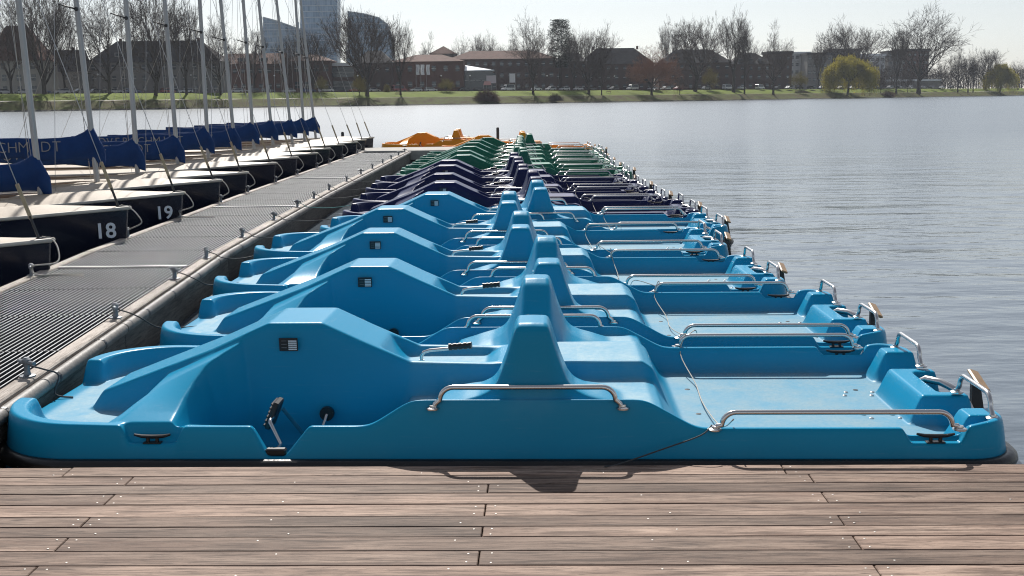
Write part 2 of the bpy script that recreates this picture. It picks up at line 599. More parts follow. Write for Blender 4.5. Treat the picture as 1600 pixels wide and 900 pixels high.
def edge_strip(name, off0, off1, z0, z1, ya, yb, m, bev=0.008):
    """a straight timber along the jetty between two distances"""
    xa, xb = jx(ya), jx(yb)
    c = Vector(((xa + xb) / 2 + (off0 + off1) / 2, (ya + yb) / 2, (z0 + z1) / 2))
    a = -math.atan2(xb - xa, yb - ya)
    mb = MB().bbox((0, 0, 0), (off1 - off0, math.hypot(xb - xa, yb - ya) - 0.008, z1 - z0), bev)
    # long axis of the grain is local x: turn the timber
    me = mb.mesh(name, m)
    return obj(name, me, jetty, c, (0, 0, a))
cuts = [0.7, 3.6, 6.7, 10.0, 13.1, 16.3, 19.6, 23.0, 26.4, 29.6]
M['jetty_wood_y'] = wood_mat('bleached_jetty_timber_lengthwise', (0.50, 0.45, 0.40), (0.38, 0.33, 0.29), (0.2, 0.165, 0.14), 0.08)
for mnode in M['jetty_wood_y'].node_tree.nodes:
    if mnode.type == 'MAPPING':
        s = mnode.inputs['Scale'].default_value
        mnode.inputs['Scale'].default_value = (s[1], s[0], s[2])
M['old_wood_y'] = wood_mat('dark_jetty_fascia', (0.17, 0.15, 0.13), (0.11, 0.095, 0.085), (0.05, 0.042, 0.036))
for mnode in M['old_wood_y'].node_tree.nodes:
    if mnode.type == 'MAPPING':
        s = mnode.inputs['Scale'].default_value
        mnode.inputs['Scale'].default_value = (s[1], s[0], s[2])
M['fender'] = mat('grey_edge_fender', (0.22, 0.20, 0.18), 0.55, var=0.55, scale=5, bump=0.3, bscale=30)
for ya, yb in zip(cuts[:-1], cuts[1:]):
    edge_strip('edge_timber', -0.165, -0.075, JZ - 0.05, JZ + 0.012, ya, yb, M['jetty_wood_y'])
    edge_strip('edge_timber', -1.33, -1.245, JZ - 0.05, JZ + 0.014, ya, yb, M['jetty_wood_y'])
    edge_strip('fascia', -0.085, -0.035, JZ - 0.30, JZ - 0.03, ya, yb, M['old_wood_y'], 0.004)
    edge_strip('fascia', -1.33, -1.29, JZ - 0.30, JZ - 0.052, ya, yb, M['old_wood_y'], 0.004)
    pts = [(jx(ya) - 0.045, ya + 0.006, JZ - 0.035), (jx(yb) - 0.045, yb - 0.006, JZ - 0.035)]
    mb = MB().tube(pts, 0.035, 14)
    obj('edge_fender', mb.mesh('edge_fender', M['fender'], True, 50), jetty)
    band = MB()
    q = ya + 0.5
    while q < yb - 0.2:
        band.tube([(jx(q) - 0.045, q - 0.012, JZ - 0.035), (jx(q) - 0.045, q + 0.012, JZ - 0.035)], 0.037, 12)
        q += 0.78 + random.uniform(-0.12, 0.12)
    bo = obj('fender_straps', band.mesh('fender_straps', M['black']), jetty)
    bo['kind'] = 'stuff'
# pale platform that closes the far end of the jetty
M['concrete'] = mat('pale_concrete', (0.42, 0.40, 0.37), 0.85, var=0.3, scale=2.5)
obj('end_platform', MB().bbox((-2.75, 30.75, JZ - 0.11), (3.3, 2.2, 0.26), 0.02).mesh('end_platform', M['concrete']), jetty)
# cleats: post with a crossbar
cm = MB()
cm.lathe((0, 0, 0), [(0.045, 0), (0.045, 0.008), (0.022, 0.012), (0.017, 0.03), (0.017, 0.075), (0.024, 0.085), (0.026, 0.105), (0.012, 0.118)], 12)
cm.tube([(0.045, -0.058, 0.088), (0.03, -0.035, 0.086), (-0.03, 0.035, 0.086), (-0.045, 0.058, 0.092)], [0.012, 0.015, 0.015, 0.012], 8)
cm.v = [(x * .85, y * .85, z * .82) for x, y, z in cm.v]
cleat_me = cm.mesh('cleat', M['galv'], True, 40)
RCL = [3.7, 5.33, 6.82, 8.36, 9.5, 10.98, 12.58, 14.1, 15.4, 16.8, 18.6, 20.4, 22.1, 23.9, 25.6, 27.3, 28.9]
LCL = [8.6, 11.1, 12.95, 14.95, 16.6, 18.6, 20.5, 22.6, 24.2, 26.1, 28.6]
for q in RCL:
    obj('cleat', cleat_me, jetty, (jx(q) - 0.12, q, JZ + 0.012), (0, 0, random.uniform(-0.5, 0.5)))
for q in LCL:
    obj('cleat', cleat_me, jetty, (jx(q) - 1.287, q, JZ + 0.014), (0, 0, random.uniform(-0.5, 0.5)))

# ------------------------------------------------------------------ pedal boats
# one moulded upper shell, described as heights over a plan of u (bow 0 .. stern 4.35) and v (-.83 .. .83)
BL, BW = 4.35, 0.80
def shell():
    st = 0.005
    U = np.arange(-0.03, BL + 0.03 + st / 2, st)
    V = np.arange(-0.84, 0.84 + st / 2, st)
    u, v = np.meshgrid(U, V, indexing='ij')
    a = np.abs(v)
    I = np.interp
    def sm(x, lo, hi):
        t = np.clip((x - lo) / (hi - lo), 0, 1)
        return t * t * (3 - 2 * t)
    # plan outline (rounded bow corners, tighter stern corners), d = distance inside it
    def rr(r, x0, x1):
        cx, hx = (x0 + x1) / 2, (x1 - x0) / 2
        qx, qy = np.abs(u - cx) - hx + r, a - BW + r
        return r - (np.hypot(np.maximum(qx, 0), np.maximum(qy, 0)) + np.minimum(np.maximum(qx, qy), 0))
    bowcurve = 0.10 * (a / 0.8) ** 2
    uu = u
    d = np.where(u < 2.0, rr(0.42, 0.035, BL - 0.03), rr(0.20, 0.035, BL - 0.03))
    # side rim height
    ru = np.arange(0, BL, 0.005)
    rz = I(ru, [0, .3, .9, 1.215, 1.28, 1.35, 1.45, 1.70, 1.87, 2.82, 3.03, 4.08, 4.17, 4.35], [.165, .155, .14, .14, .015, .015, .14, .14, .25, .25, .13, .13, .15, .15])
    ker = np.exp(-0.5 * (np.arange(-30, 31) * 0.005 / 0.028) ** 2)
    ker /= ker.sum()
    rz2 = np.convolve(np.pad(rz, 30, mode='edge'), ker, mode='valid')
    sel = (ru > 1.55)
    rz = np.where(sel, rz2, rz)
    rim = I(u, ru, rz)
    # floors
    z = I(u, [0, .93, .985, 1.72, 1.80, 2.2, 2.45, 2.86, 2.90, 3.0, 3.03, 4.35], [.05, .05, -.10, -.10, .125, .15, .20, .205, .19, .02, 0, 0])
    # bulkhead in front of the pedal wells
    hb = I(a, [.15, .24, .34, .64, .72, .8], [.335, .305, .268, .168, .145, .14]) + (u - .80) * .40 * sm(.66 - a, 0, .36)
    ub = I(a, [.2, .36, .44, .52, .62, .7], [.615, .60, .56, .49, .42, .36])
    ua = I(a, [.18, .20, .24, .30, .37, .45, .55, .65], [1.0, 1.06, 1.03, .965, .91, .885, .872, .87])
    fa = np.where(u < .74, sm(u - ub, 0, I(a, [.36, .6], [.075, .2])), 1 - I(u - ua, [0, .06], [0, 1]))
    hb = np.minimum(hb, .335 + (u - .88) * .44 - .02 - .12 * np.maximum(a - .215, 0))
    z = np.where(fa > 0, np.maximum(z, z + (hb - z) * fa), z)
    # central ridge: foredeck spine, console, tiller shelf, seat divider
    zr = I(u, [.29, .36, .88, 1.155, 1.40, 1.58, 1.80, 2.16, 2.4, 2.85, 2.90, 3.0], [.04, .14, .34, .465, .465, .378, .278, .27, .285, .285, .25, .0])
    zr = np.where(u < .29, -.2, np.where(u > 3.0, -.2, zr))
    hw = I(u, [.2, .5, .9, 1.8, 2.2, 2.9], [.165, .19, .215, .205, .21, .235])
    side = I(a - hw, [-.015, 0, .03, .045], [0, .03, .72, 1.0])      # 0 on top .. 1 at the foot
    ridge = zr - side * (zr + .12)
    # tiller trough
    trough = I(u, [1.66, 1.76, 2.13, 2.2], [0, 1, 1, 0]) * I(a, [.135, .155], [1, 0])
    ridge = np.where(trough > 0, np.minimum(ridge, ridge * (1 - trough) + .232 * trough), ridge)
    z = np.where(a < hw + .045, np.maximum(z, ridge), z)
    # side rims / coamings
    cw = I(u, [0, .5, .95, 1.1], [.115, .085, .075, .062])
    rimp = I(d - cw, [-.002, .012, .045], [0, .08, 1.0])
    gap = sm(.37 - a, 0, .05) * sm(.34 - u, 0, .03)                   # opening at the bow
    rz_here = rim * (1 - gap) + .05 * gap
    zr2 = rz_here - rimp * (rz_here + .14)
    z = np.maximum(z, np.where(d < cw + .045, zr2, -1))
    # stern block with rudder recess, passages beside it, corner nubs
    blk = I(u, [4.03, 4.085], [0, 1]) * I(a, [.262, .285], [1, 0])
    rec = I(u, [4.185, 4.20], [0, 1]) * I(a, [.165, .19], [1, 0])
    nub = I(u, [4.08, 4.15], [0, 1]) * I(a, [.47, .53], [0, 1])
    stern = (u > 4.0) & (a < .66)
    zs = np.maximum(.13 * blk, .15 * nub)
    zs = zs * (1 - rec) + .015 * rec
    pas = sm(u, 4.02, 4.08)
    z = np.where(stern & (u > 4.08), zs, np.where(stern, np.maximum(z * (a > .6), zs), z))
    # backrests
    du = np.abs(u - 2.365)
    vm = I(a, [.12, .19, .25, .45, .50, .655, .69, .735], [0, .10, .36, .93, 1.0, .985, .93, 0])
    hu = I(du, [0, .064, .074, .105, .145, .175, .22, .29, .42], [.558, .556, .535, .425, .315, .278, .255, .235, .19])
    base = .16
    hump = base + (hu - base) * np.clip(vm, 0, 1) ** 0.85
    z = np.where((du < .42) & (a > .12) & (a < .735), np.maximum(z, hump), z)
    # outer wall
    z = np.minimum(z, -.035 + d * 7.5)
    # cleat pockets in the outer wall
    for uc in (.80, 3.98):
        pk = I(np.abs(u - uc), [.10, .128], [1, 0]) * I(a, [.728, .740], [0, 1])
        z = np.where(pk > 0, np.minimum(z, z * (1 - pk) + np.minimum(z, .07) * pk), z)
    # round every edge
    def blur(z, sg):
        k = np.exp(-0.5 * (np.arange(-8, 9) * st / sg) ** 2)
        k /= k.sum()
        zp = np.pad(z, ((8, 8), (0, 0)), mode='edge')
        z = sum(k[i] * zp[i:i + z.shape[0]] for i in range(17))
        zp = np.pad(z, ((0, 0), (8, 8)), mode='edge')
        return sum(k[i] * zp[:, i:i + z.shape[1]] for i in range(17))
    z = blur(np.maximum(z, -.14), .0072)
    gu, gv = np.gradient(z, st)
    flat = sm(1 / np.sqrt(1 + gu ** 2 + gv ** 2), .93, .99)
    walk = ((u < .95) & (d > .10) & (z < .09)) | ((u > 2.95) & (u < 4.15) & (a < .72) & (z < .06)) | ((u > 2.45) & (u < 2.95) & (a < .7)) \
        | ((u > 1.74) & (u < 2.2) & (a < .7)) | ((u > 1.87) & (u < 2.8) & (a > .68))
    wear = blur(flat * walk, .015)
    iu = np.arange(0, len(U), 2)
    edge = np.where(np.abs(V) > .70)[0]
    mid = np.where(np.abs(V) <= .70)[0][::2]
    iv = np.sort(np.concatenate([edge, mid]))
    P = np.ix_(iu, iv)
    return U[iu], V[iv], z[P], gu[P], gv[P], wear[P], d[P]
SU, SV, SZ, SGU, SGV, SWEAR, SD = shell()
nu, nv = SZ.shape
quad_i = (np.arange(nu - 1)[:, None] * nv + np.arange(nv - 1)[None, :])
fu = (SU[:-1] + SU[1:])[:, None] / 2 + np.zeros((1, nv - 1))
fv = (SV[:-1] + SV[1:])[None, :] / 2 + np.zeros((nu - 1, 1))
fa_ = np.abs(fv)
fd = np.maximum.reduce([SD[:-1, :-1], SD[1:, :-1], SD[:-1, 1:], SD[1:, 1:]])
keep = fd > -0.004
reg = np.zeros(fu.shape, int)
reg[(fa_ < .275) & (fu > .22) & (fu < 1.74)] = 1                          # console
reg[(fu > 1.74) & (fu < 2.17) & (fa_ < .70) & (fv < -.215)] = 2           # front seats
reg[(fu > 1.74) & (fu < 2.17) & (fa_ < .70) & (fv > .215)] = 3
reg[(fu > 1.74) & (fu < 2.17) & (fa_ < .215)] = 4                         # tiller shelf
reg[(fu > 2.17) & (fu < 2.56) & (fv < -.13) & (fa_ < .738)] = 5           # backrests
reg[(fu > 2.17) & (fu < 2.56) & (fv > .13) & (fa_ < .738)] = 6
reg[(fu > 2.56) & (fu < 3.01) & (fa_ < .70)] = 7                          # rear bench
reg[(fu > 4.03) & (fa_ < .29)] = 8                                        # stern block
SNAME = ['hull', 'console', 'front_seat', 'front_seat', 'tiller_shelf', 'backrest', 'backrest', 'rear_bench', 'stern_block']
vx = np.stack([np.repeat(SU - BL / 2, nv), np.tile(SV, nu), SZ.ravel()], 1)
nrm = np.stack([-SGU.ravel(), -SGV.ravel(), np.ones(nu * nv)], 1)
nrm /= np.linalg.norm(nrm, axis=1)[:, None]
shell_meshes = []
for rgn in range(9):
    q = quad_i[keep & (reg == rgn)]
    faces = np.stack([q, q + nv, q + nv + 1, q + 1], 1)
    used, inv = np.unique(faces, return_inverse=True)
    faces = inv.reshape(-1, 4)
    me = bpy.data.meshes.new(SNAME[rgn])
    me.vertices.add(len(used))
    me.vertices.foreach_set('co', vx[used].ravel())
    me.loops.add(faces.size)
    me.loops.foreach_set('vertex_index', faces.ravel().astype(np.int32))
    me.polygons.add(len(faces))
    me.polygons.foreach_set('loop_start', np.arange(0, faces.size, 4, dtype=np.int32))
    me.polygons.foreach_set('use_smooth', np.ones(len(faces), bool))
    at_w = me.attributes.new('wear', 'FLOAT', 'POINT')
    at_w.data.foreach_set('value', np.clip(SWEAR.ravel()[used], 0, 1).astype(np.float32))
    me.materials.append(M['blue'])
    me.update()
    me.validate()
    me.normals_split_custom_set_from_vertices([tuple(x) for x in nrm[used]])
    shell_meshes.append(me)

def outline(ins, n=14):
    """plan outline inset by ins, as points"""
    pts = []
    for (cx, cy, r, a0) in ((BL - .03 - .20, -BW + .20, .20, -90), (BL - .03 - .20, BW - .20, .20, 0), (.035 + .42, BW - .42, .42, 90), (.035 + .42, -BW + .42, .42, 180)):
        for i in range(n + 1):
            t = R(a0 + 90 * i / n)
            pts.append((cx - BL / 2 + (r - ins) * math.cos(t), cy + (r - ins) * math.sin(t)))
    return pts
bp_ = outline(-0.008)
bp_ = bp_ + bp_[:2]
mb = MB().tube([(x, y, -0.022) for x, y in bp_], 0.034, 12, caps=False)
bumper_me = mb.mesh('bumper', M['rubber'], True)
def prism_ring(ins0, z0, ins1, z1, name, m):
    p, q = outline(ins0), outline(ins1)
    n = len(p)
    mb = MB().add([(x, y, z0) for x, y in p] + [(x, y, z1) for x, y in q], [(k, (k + 1) % n, (k + 1) % n + n, k + n) for k in range(n)] + [tuple(range(n - 1, -1, -1))])
    return mb.mesh(name, m, True, 40)
under_me = prism_ring(.14, -.24, .035, -.03, 'underhull', M['beige'])

def rail_mesh(length, h, r=0.0108):
    rb = 0.055
    pts = [(-length / 2, 0, 0), (-length / 2 + .012, 0, h * .25)]
    lean = .03
    for i in range(7):
        t = R(90 * i / 6)
        pts.append((-length / 2 + lean + rb * (1 - math.cos(t)), 0, h - rb + rb * math.sin(t)))
    pts += [(-p[0], p[1], p[2]) for p in reversed(pts)]
    return MB().tube(pts, r, 10).mesh('rail', M['steel'], True, 60)
foot_me = MB().lathe((0, 0, 0), [(.028, -.004), (.028, .002), (.022, .005), (.0145, .007), (.0135, .014)], 14).mesh('foot_plate', M['steel'], True, 40)
rails = {'mid': (rail_mesh(.77, .092), .77), 'rear': (rail_mesh(.975, .075), .975), 'stern': (rail_mesh(.42, .095), .42)}
cl = MB()
cl.tube([(-.075, 0, .034), (-.045, 0, .027), (0, 0, .025), (.045, 0, .027), (.075, 0, .034)], [.005, .008, .009, .008, .005], 8)
for e in (-1, 1):
    cl.tube([(e * .019, 0, -.002), (e * .019, 0, .026)], .008, 8)
cl.bbox((0, 0, 0), (.075, .03, .006), .002)
boat_cleat_me = cl.mesh('cleat', M['black'], True, 40)
# tiller
tl = MB().tube([(0, 0, 0), (0, 0, .035), (.012, 0, .055), (.04, 0, .064), (.10, -.012, .072), (.16, -.02, .08)], .0085, 8)
tiller_me = tl.mesh('tiller', M['steel'], True, 60)
gr = MB()
for i in range(9):
    x0 = .115 + i * .012
    gr.lathe((0, 0, 0), [(.0145 if i % 2 else .017, x0), (.0145 if i % 2 else .017, x0 + .012)], 12, 'x')
grip_me = gr.mesh('grip', M['black'], True, 40)
# pedal crank (near side; mirrored for the far one)
def crank_mesh(s):
    pts = [(1.31, -.765, .035), (1.31, -.70, .035), (1.308, -.68, .04), (1.262, -.655, .125), (1.26, -.64, .13), (1.26, -.46, .13), (1.265, -.44, .125),
           (1.36, -.40, -.03), (1.365, -.385, -.035), (1.40, -.33, -.03), (1.425, -.29, .05), (1.425, -.24, .055)]
    return MB().tube([(x - BL / 2, y * s, z) for x, y, z in pts], .0085, 8).mesh('pedal_crank', M['steel'], True, 60)
def pedal_mesh(s):
    rot = Matrix.Rotation(R(-68), 3, 'Y')
    mb = MB()
    c = Vector((1.255 - BL / 2, -.55 * s, .135))
    mb.bbox(c, (.125, .105, .028), .006, rot)
    for i in range(6):
        o = rot @ Vector((-.05 + i * .02, 0, .016))
        mb.box(c + o, (.007, .10, .008), rot)
    return mb.mesh('pedal', M['black'])
def boss_mesh(s):
    mb = MB().lathe((1.425 - BL / 2, 0, .055), [(.033, -.285 * s), (.033, -.265 * s), (.022, -.25 * s)] if s > 0 else [(.022, .25), (.033, .265), (.033, .285)], 14, 'y')
    m2 = MB().bbox((1.31 - BL / 2, -.762 * s, .03), (.085, .036, .03), .006)
    return mb.mesh('axle_boss', M['black'], True, 30), m2.mesh('bearing', M['black'], True, 30)
pedal_meshes = {s: (crank_mesh(s), pedal_mesh(s), boss_mesh(s)) for s in (1, -1)}
# maker's plate on the console side
wall_tilt = math.atan2(.03, .4)
pl = MB().bbox((0, 0, 0), (.085, .004, .062), .001)
plate_me = pl.mesh('label_plate', M['black'])
strip_me = MB().box((0, 0, 0), (.038, .002, .0062)).mesh('label_line', M['white'])
tiny_me = MB().box((0, 0, 0), (.024, .002, .0022)).mesh('label_line', mat('grey_print', (.2, .21, .22), .5))
# rudder gear hung over the stern
rd = MB()
rd.tube([(1.98, .10, .03), (2.0, .09, .10), (2.03, .06, .125), (2.08, .0, .125), (2.13, -.06, .10), (2.17, -.10, .05), (2.2, -.11, -.02)], .018, 10)
rudder_arm_me = rd.mesh('rudder_arm', M['steel'], True, 60)
rb = MB()
rot = Matrix.Rotation(R(20), 3, 'Y') @ Matrix.Rotation(R(12), 3, 'X')
rb.bbox((2.225, -.07, .15), (.055, .21, .018), .007, rot)
rudder_plate_me = rb.mesh('rudder_handle', M['tan'])
rbl = MB().prism([(2.19, .15), (2.225, .15), (2.27, -.10), (2.30, -.42), (2.20, -.42), (2.195, -.10)], -.09, -.06)
rudder_blade_me = rbl.mesh('rudder_blade', M['dark_metal'])
hub_me = MB().lathe((2.0, 0, .055), [(.04, .05), (.055, .06), (.055, .12), (.04, .13)], 14, 'y').mesh('rudder_hub', M['black'], True, 40)
bolt_me = MB().lathe((0, 0, 0), [(.011, 0), (.011, .003), (.006, .006)], 10).mesh('bolt', M['steel'])
drain_me = MB().lathe((0, 0, 0), [(.013, 0), (.013, .0015), (.009, .002)], 12).mesh('drain', M['black'])

def sz(u, v):
    """shell height at a plan position"""
    i = int(np.clip(np.searchsorted(SU, u), 0, nu - 1))
    j = int(np.clip(np.searchsorted(SV, v), 0, nv - 1))
    return float(SZ[i, j])

BOAT_Z = 0.13
def own(o, m):
    for s_ in o.material_slots:
        s_.link = 'OBJECT'
        s_.material = m
    return o

def pedal_boat(label, colour, group, cowl_x, cowl_y, rot, detail=2, tilt=0.0, roll=0.0, dz=0.0):
    r = R(rot)
    # cowl centre is at u = 1.275 -> local x = 1.275 - BL/2
    lx = 1.275 - BL / 2
    cx = cowl_x - lx * math.cos(r)
    cy = cowl_y - lx * math.sin(r)
    t = thing('pedal_boat', label, 'pedal boat', (cx, cy, BOAT_Z + dz), r, group)
    t.rotation_euler = (R(roll), R(tilt), r)
    t.scale = (1.016, 1, 1)
    parts = []
    for i, me in enumerate(shell_meshes):
        parts.append(own(obj(SNAME[i], me, t), M[colour]))
    obj('bumper', bumper_me, t)
    obj('underhull', under_me, t)
    def rail(kind, u, v, rz):
        me, ln = rails[kind]
        z = sz(u, v) if kind != 'stern' else .142
        o = obj('rail', me, t, (u - BL / 2, v, z - .002), (0, 0, rz))
        for e in (-1, 1):
            obj('foot_plate', foot_me, o, (e * ln / 2, 0, 0.004))
    for s in (-1, 1):
        rail('mid', 2.345, s * .765, 0)
        rail('rear', 3.585, s * .772, 0)
        rail('stern', 4.24, s * .458, R(90))
        for uc in (.80, 3.98):
            obj('cleat', boat_cleat_me, t, (uc - BL / 2, s * .768, .072))
        c_, p_, b_ = pedal_meshes[-s]
        co = obj('pedal_crank', c_, t)
        obj('pedal', p_, co)
        obj('axle_boss', b_[0], co)
        obj('bearing', b_[1], co)
        if detail > 0:
            ang = R(4.3) * s
            lp = obj('label_plate', plate_me, t, (1.255 - BL / 2, s * .2385, .372), (R(-s * 4.5), 0, 0))
            for k in range(5):
                obj('label_line', strip_me, lp, (.0185, s * .0026, .017 - k * .0098))
            for k in range(3):
                obj('label_line', tiny_me, lp, (-.02, s * .0026, .018 - k * .016))
    tl_ = obj('tiller', tiller_me, t, (1.83 - BL / 2, -.02, sz(1.83, -.02) - .003))
    obj('grip', grip_me, tl_, (.02, -.012, .0735), (0, R(-6), R(-7)))
    obj('foot_plate', foot_me, tl_, (0, 0, .004))
    ra = obj('rudder_arm', rudder_arm_me, t)
    obj('rudder_handle', rudder_plate_me, ra)
    obj('rudder_blade', rudder_blade_me, ra)
    obj('rudder_hub', hub_me, ra)
    if detail > 1:
        for (u, v) in ((3.87, -.12), (3.89, -.18), (4.0, -.12), (4.02, -.18), (3.87, .22), (3.89, .28), (4.0, .22), (4.02, .28)):
            obj('bolt', bolt_me, t, (u - BL / 2, v, sz(u, v)))
        for (u, v) in ((3.12, -.1), (3.12, .35), (3.95, .33)):
            obj('drain', drain_me, t, (u - BL / 2, v, sz(u, v)))
    return t

BOATS = [
    ('blue', -0.985, 5.265, -2.2, 'nearest light blue pedal boat, right beside the wooden deck'),
    ('blue', -0.87, 7.07, -1.2, 'second nearest light blue pedal boat, next behind the one at the deck'),
    ('blue', -1.02, 8.86, -0.8, 'third light blue pedal boat counted from the wooden deck'),
    ('blue', -1.11, 10.62, -0.3, 'fourth light blue pedal boat from the deck, its bow furthest left of the blue ones'),
    ('blue', -0.79, 12.28, 0.3, 'fifth and farthest light blue pedal boat, beside the nearest navy one'),
    ('navy', -0.80, 13.98, 0.4, 'nearest navy pedal boat, next behind the last light blue one'),
    ('navy', -0.92, 15.75, -0.4, 'second navy pedal boat counted from the light blue ones'),
    ('navy', -0.97, 17.5, 0.2, 'third navy pedal boat counted from the light blue ones'),
    ('navy', -1.03, 19.25, -0.3, 'farthest navy pedal boat, beside the nearest green one'),
    ('green', -0.85, 21.0, 0.3, 'nearest green pedal boat, next behind the last navy one'),
    ('green', -0.93, 22.9, -0.5, 'second green pedal boat counted from the navy ones'),
    ('green', -0.88, 24.75, 0.2, 'third green pedal boat counted from the navy ones'),
    ('green', -0.86, 26.6, -0.2, 'fourth green pedal boat counted from the navy ones'),
    ('green', -0.83, 28.45, 0.4, 'fifth green pedal boat counted from the navy ones'),
    ('green', -0.58, 30.3, 0.0, 'farthest green pedal boat, in front of the orange one in the row'),
    ('orange', -0.74, 32.3, 0.5, 'orange pedal boat at the far end of the row behind the green ones'),
    ('orange', -2.75, 35.6, -1.0, 'orange pedal boat standing clear beyond the far end of the jetty'),
]
GNAME = {'blue': 'light blue pedal boats', 'navy': 'navy pedal boats', 'green': 'green pedal boats', 'orange': 'orange pedal boats'}
boat_objs = []
for i, (c, x, y, rt, lab) in enumerate(BOATS):
    boat_objs.append(pedal_boat(lab, c, GNAME[c], x, y, rt, 2 if i < 4 else (1 if i < 9 else 0),
                                random.uniform(-.25, .25) if i else 0, random.uniform(-.5, .5) if i else 0, random.uniform(-.012, .012) if i else 0))

# ------------------------------------------------------------------ sailing dinghies
M['hull_navy'] = mat('dark_navy_gelcoat', (0.006, 0.010, 0.028), 0.22, spec=0.5, var=0.3, scale=3)
M['cream'] = mat('cream_deck_paint', (0.50, 0.42, 0.33), 0.6, var=0.22, scale=3.5, bump=0.1)
M['rub'] = mat('pale_rub_rail', (0.60, 0.56, 0.49), 0.5, var=0.3, scale=8)
M['inner'] = mat('tan_cockpit', (0.36, 0.25, 0.16), 0.6, var=0.3, scale=5)
M['alu'] = mat('anodised_mast', (0.42, 0.425, 0.43), 0.42, 0.75, var=0.25, scale=5, stretch=(1, 1, .2))
M['cover'] = mat('blue_sailcloth', (0.010, 0.048, 0.175), 0.8, spec=0.25, var=0.3, scale=4, bump=0.4, bscale=9)
M['print'] = mat('grey_cover_print', (0.30, 0.29, 0.28), 0.8)
M['wire'] = mat('rigging_wire', (0.42, 0.42, 0.42), 0.4, 0.7)
M['number'] = mat('white_number', (0.66, 0.70, 0.74), 0.55)

def text_mesh(txt, size, m, name, extrude=0.002, offset=0.0):
    cu = bpy.data.curves.new(name, 'FONT')
    cu.body = txt
    cu.size = size
    cu.extrude = extrude
    cu.offset = offset
    cu.align_x = 'CENTER'
    cu.align_y = 'CENTER'
    cu.resolution_u = 3
    o = bpy.data.objects.new('tmp_text', cu)
    COL.objects.link(o)
    dg = bpy.context.evaluated_depsgraph_get()
    dg.update()
    me = bpy.data.meshes.new_from_object(o.evaluated_get(dg))
    me.name = name
    bpy.data.objects.remove(o)
    bpy.data.curves.remove(cu)
    me.materials.clear()
    me.materials.append(m)
    return me

ST = [0, .14, .42, .84, 1.3, 1.9, 2.6, 3.4, 4.3, 5.1, 5.6]                  # stations aft of the stem
HB = [.018, .10, .23, .40, .55, .67, .76, .79, .76, .68, .60]              # half breadth at the sheer
SH = [.60, .592, .578, .555, .53, .505, .485, .475, .475, .485, .49]       # sheer height
def half(s):
    return float(np.interp(s, ST, HB))
def sheer(s):
    return float(np.interp(s, ST, SH))
def hull_side():
    prof = [(1.0, 0.0), (.985, .10), (.94, .24), (.86, .38), (.74, .50), (.5, .62), (0, .66)]
    vs, fs = [], []
    n = len(prof)
    for i, (s, b, h) in enumerate(zip(ST, HB, SH)):
        fine = min(1, .35 + s / 2.2)
        for side in (-1, 1):
            for (k, dz) in prof:
                kk = 1 - (1 - k) * (1.35 - .35 * fine)
                rake = .10 * dz if i < 3 else .10 * dz * max(0, 1 - (s - .35) / .8)
                vs.append((-s - rake, side * b * max(kk, 0), h - dz))
    for i in range(len(ST) - 1):
        for sd in range(2):
            for k in range(n - 1):
                a = (i * 2 + sd) * n + k
                b = ((i + 1) * 2 + sd) * n + k
                fs.append((a, b, b + 1, a + 1) if sd == 0 else (a, a + 1, b + 1, b))
    e = (len(ST) - 1) * 2 * n
    fs.append(tuple(list(range(e, e + n)) + list(range(e + 2 * n - 1, e + n - 1, -1))))
    fs.append(tuple(list(range(n - 1, -1, -1)) + list(range(n, 2 * n))))
    return MB().add(vs, fs).mesh('hull', M['hull_navy'], True, 35)
hull_me = hull_side()
# cambered foredeck and side decks with a cockpit opening aft of the mast
def deck_mesh():
    S = [0, .06, .14, .28, .42, .6, .84, 1.0, 1.2, 1.4, 1.6, 1.9, 2.2, 2.6, 3.4, 4.2, 5.0, 5.15, 5.6]
    T = [-1, -.8, -.5, -.35, -.2, 0, .2, .35, .5, .8, 1]
    vs, fs = [], []
    for s in S:
        for t in T:
            vs.append((-s, t * (half(s) + .004), sheer(s) + .012 + (1 - t * t) * (.05 + .03 * min(1, s)) * min(1, half(s) / .4)))
    n = len(T)
    for i in range(len(S) - 1):
        for k in range(n - 1):
            sm_, tm = (S[i] + S[i + 1]) / 2, (T[k] + T[k + 1]) / 2
            if 1.9 < sm_ < 5.0 and abs(tm) < .5:
                continue
            a = i * n + k
            fs.append((a, a + 1, a + n + 1, a + n))
    return MB().add(vs, fs).mesh('foredeck', M['cream'], True, 30)
deckme = deck_mesh()
def rub_mesh():
    mb = MB()
    for sd in (-1, 1):
        mb.tube([(-s + (.02 if s == 0 else 0), sd * (half(s) + .006), sheer(s) + .002) for s in ST], .017, 8)
    return mb
rubs = []
for sd in (-1, 1):
    rubs.append(MB().tube([(-s + (.02 if s == 0 else 0), sd * (half(s) + .006), sheer(s) + .002) for s in ST], .018, 8).mesh('rub_rail', M['rub'], True))
def coaming(sd):
    mb = MB()
    P = [(-1.42, sd * .01), (-1.72, sd * .22), (-2.05, sd * .36), (-2.6, sd * .41), (-3.4, sd * .43), (-4.2, sd * .42), (-5.0, sd * .36)]
    vs, fs = [], []
    for (x, y) in P:
        zb = sheer(-x) + .045
        hgt = .05 if x > -2.1 else .03
        for (dy, dz) in ((0, -.06), (.025 * sd, -.06), (.02 * sd, hgt), (.002 * sd, hgt)):
            vs.append((x, y + dy, zb + dz))
    for i in range(len(P) - 1):
        for k in range(4):
            a, b = i * 4 + k, i * 4 + (k + 1) % 4
            fs.append((a, b, b + 4, a + 4))
    fs += [(0, 1, 2, 3), tuple(range(len(vs) - 1, len(vs) - 5, -1))]
    return mb.add(vs, fs).mesh('coaming', M['cream'])
coam = [coaming(-1), coaming(1)]
ck = MB()
ck.add([(-1.90, -.36, .16), (-1.90, .36, .16), (-5.0, .34, .16), (-5.0, -.34, .16)], [(0, 1, 2, 3)])
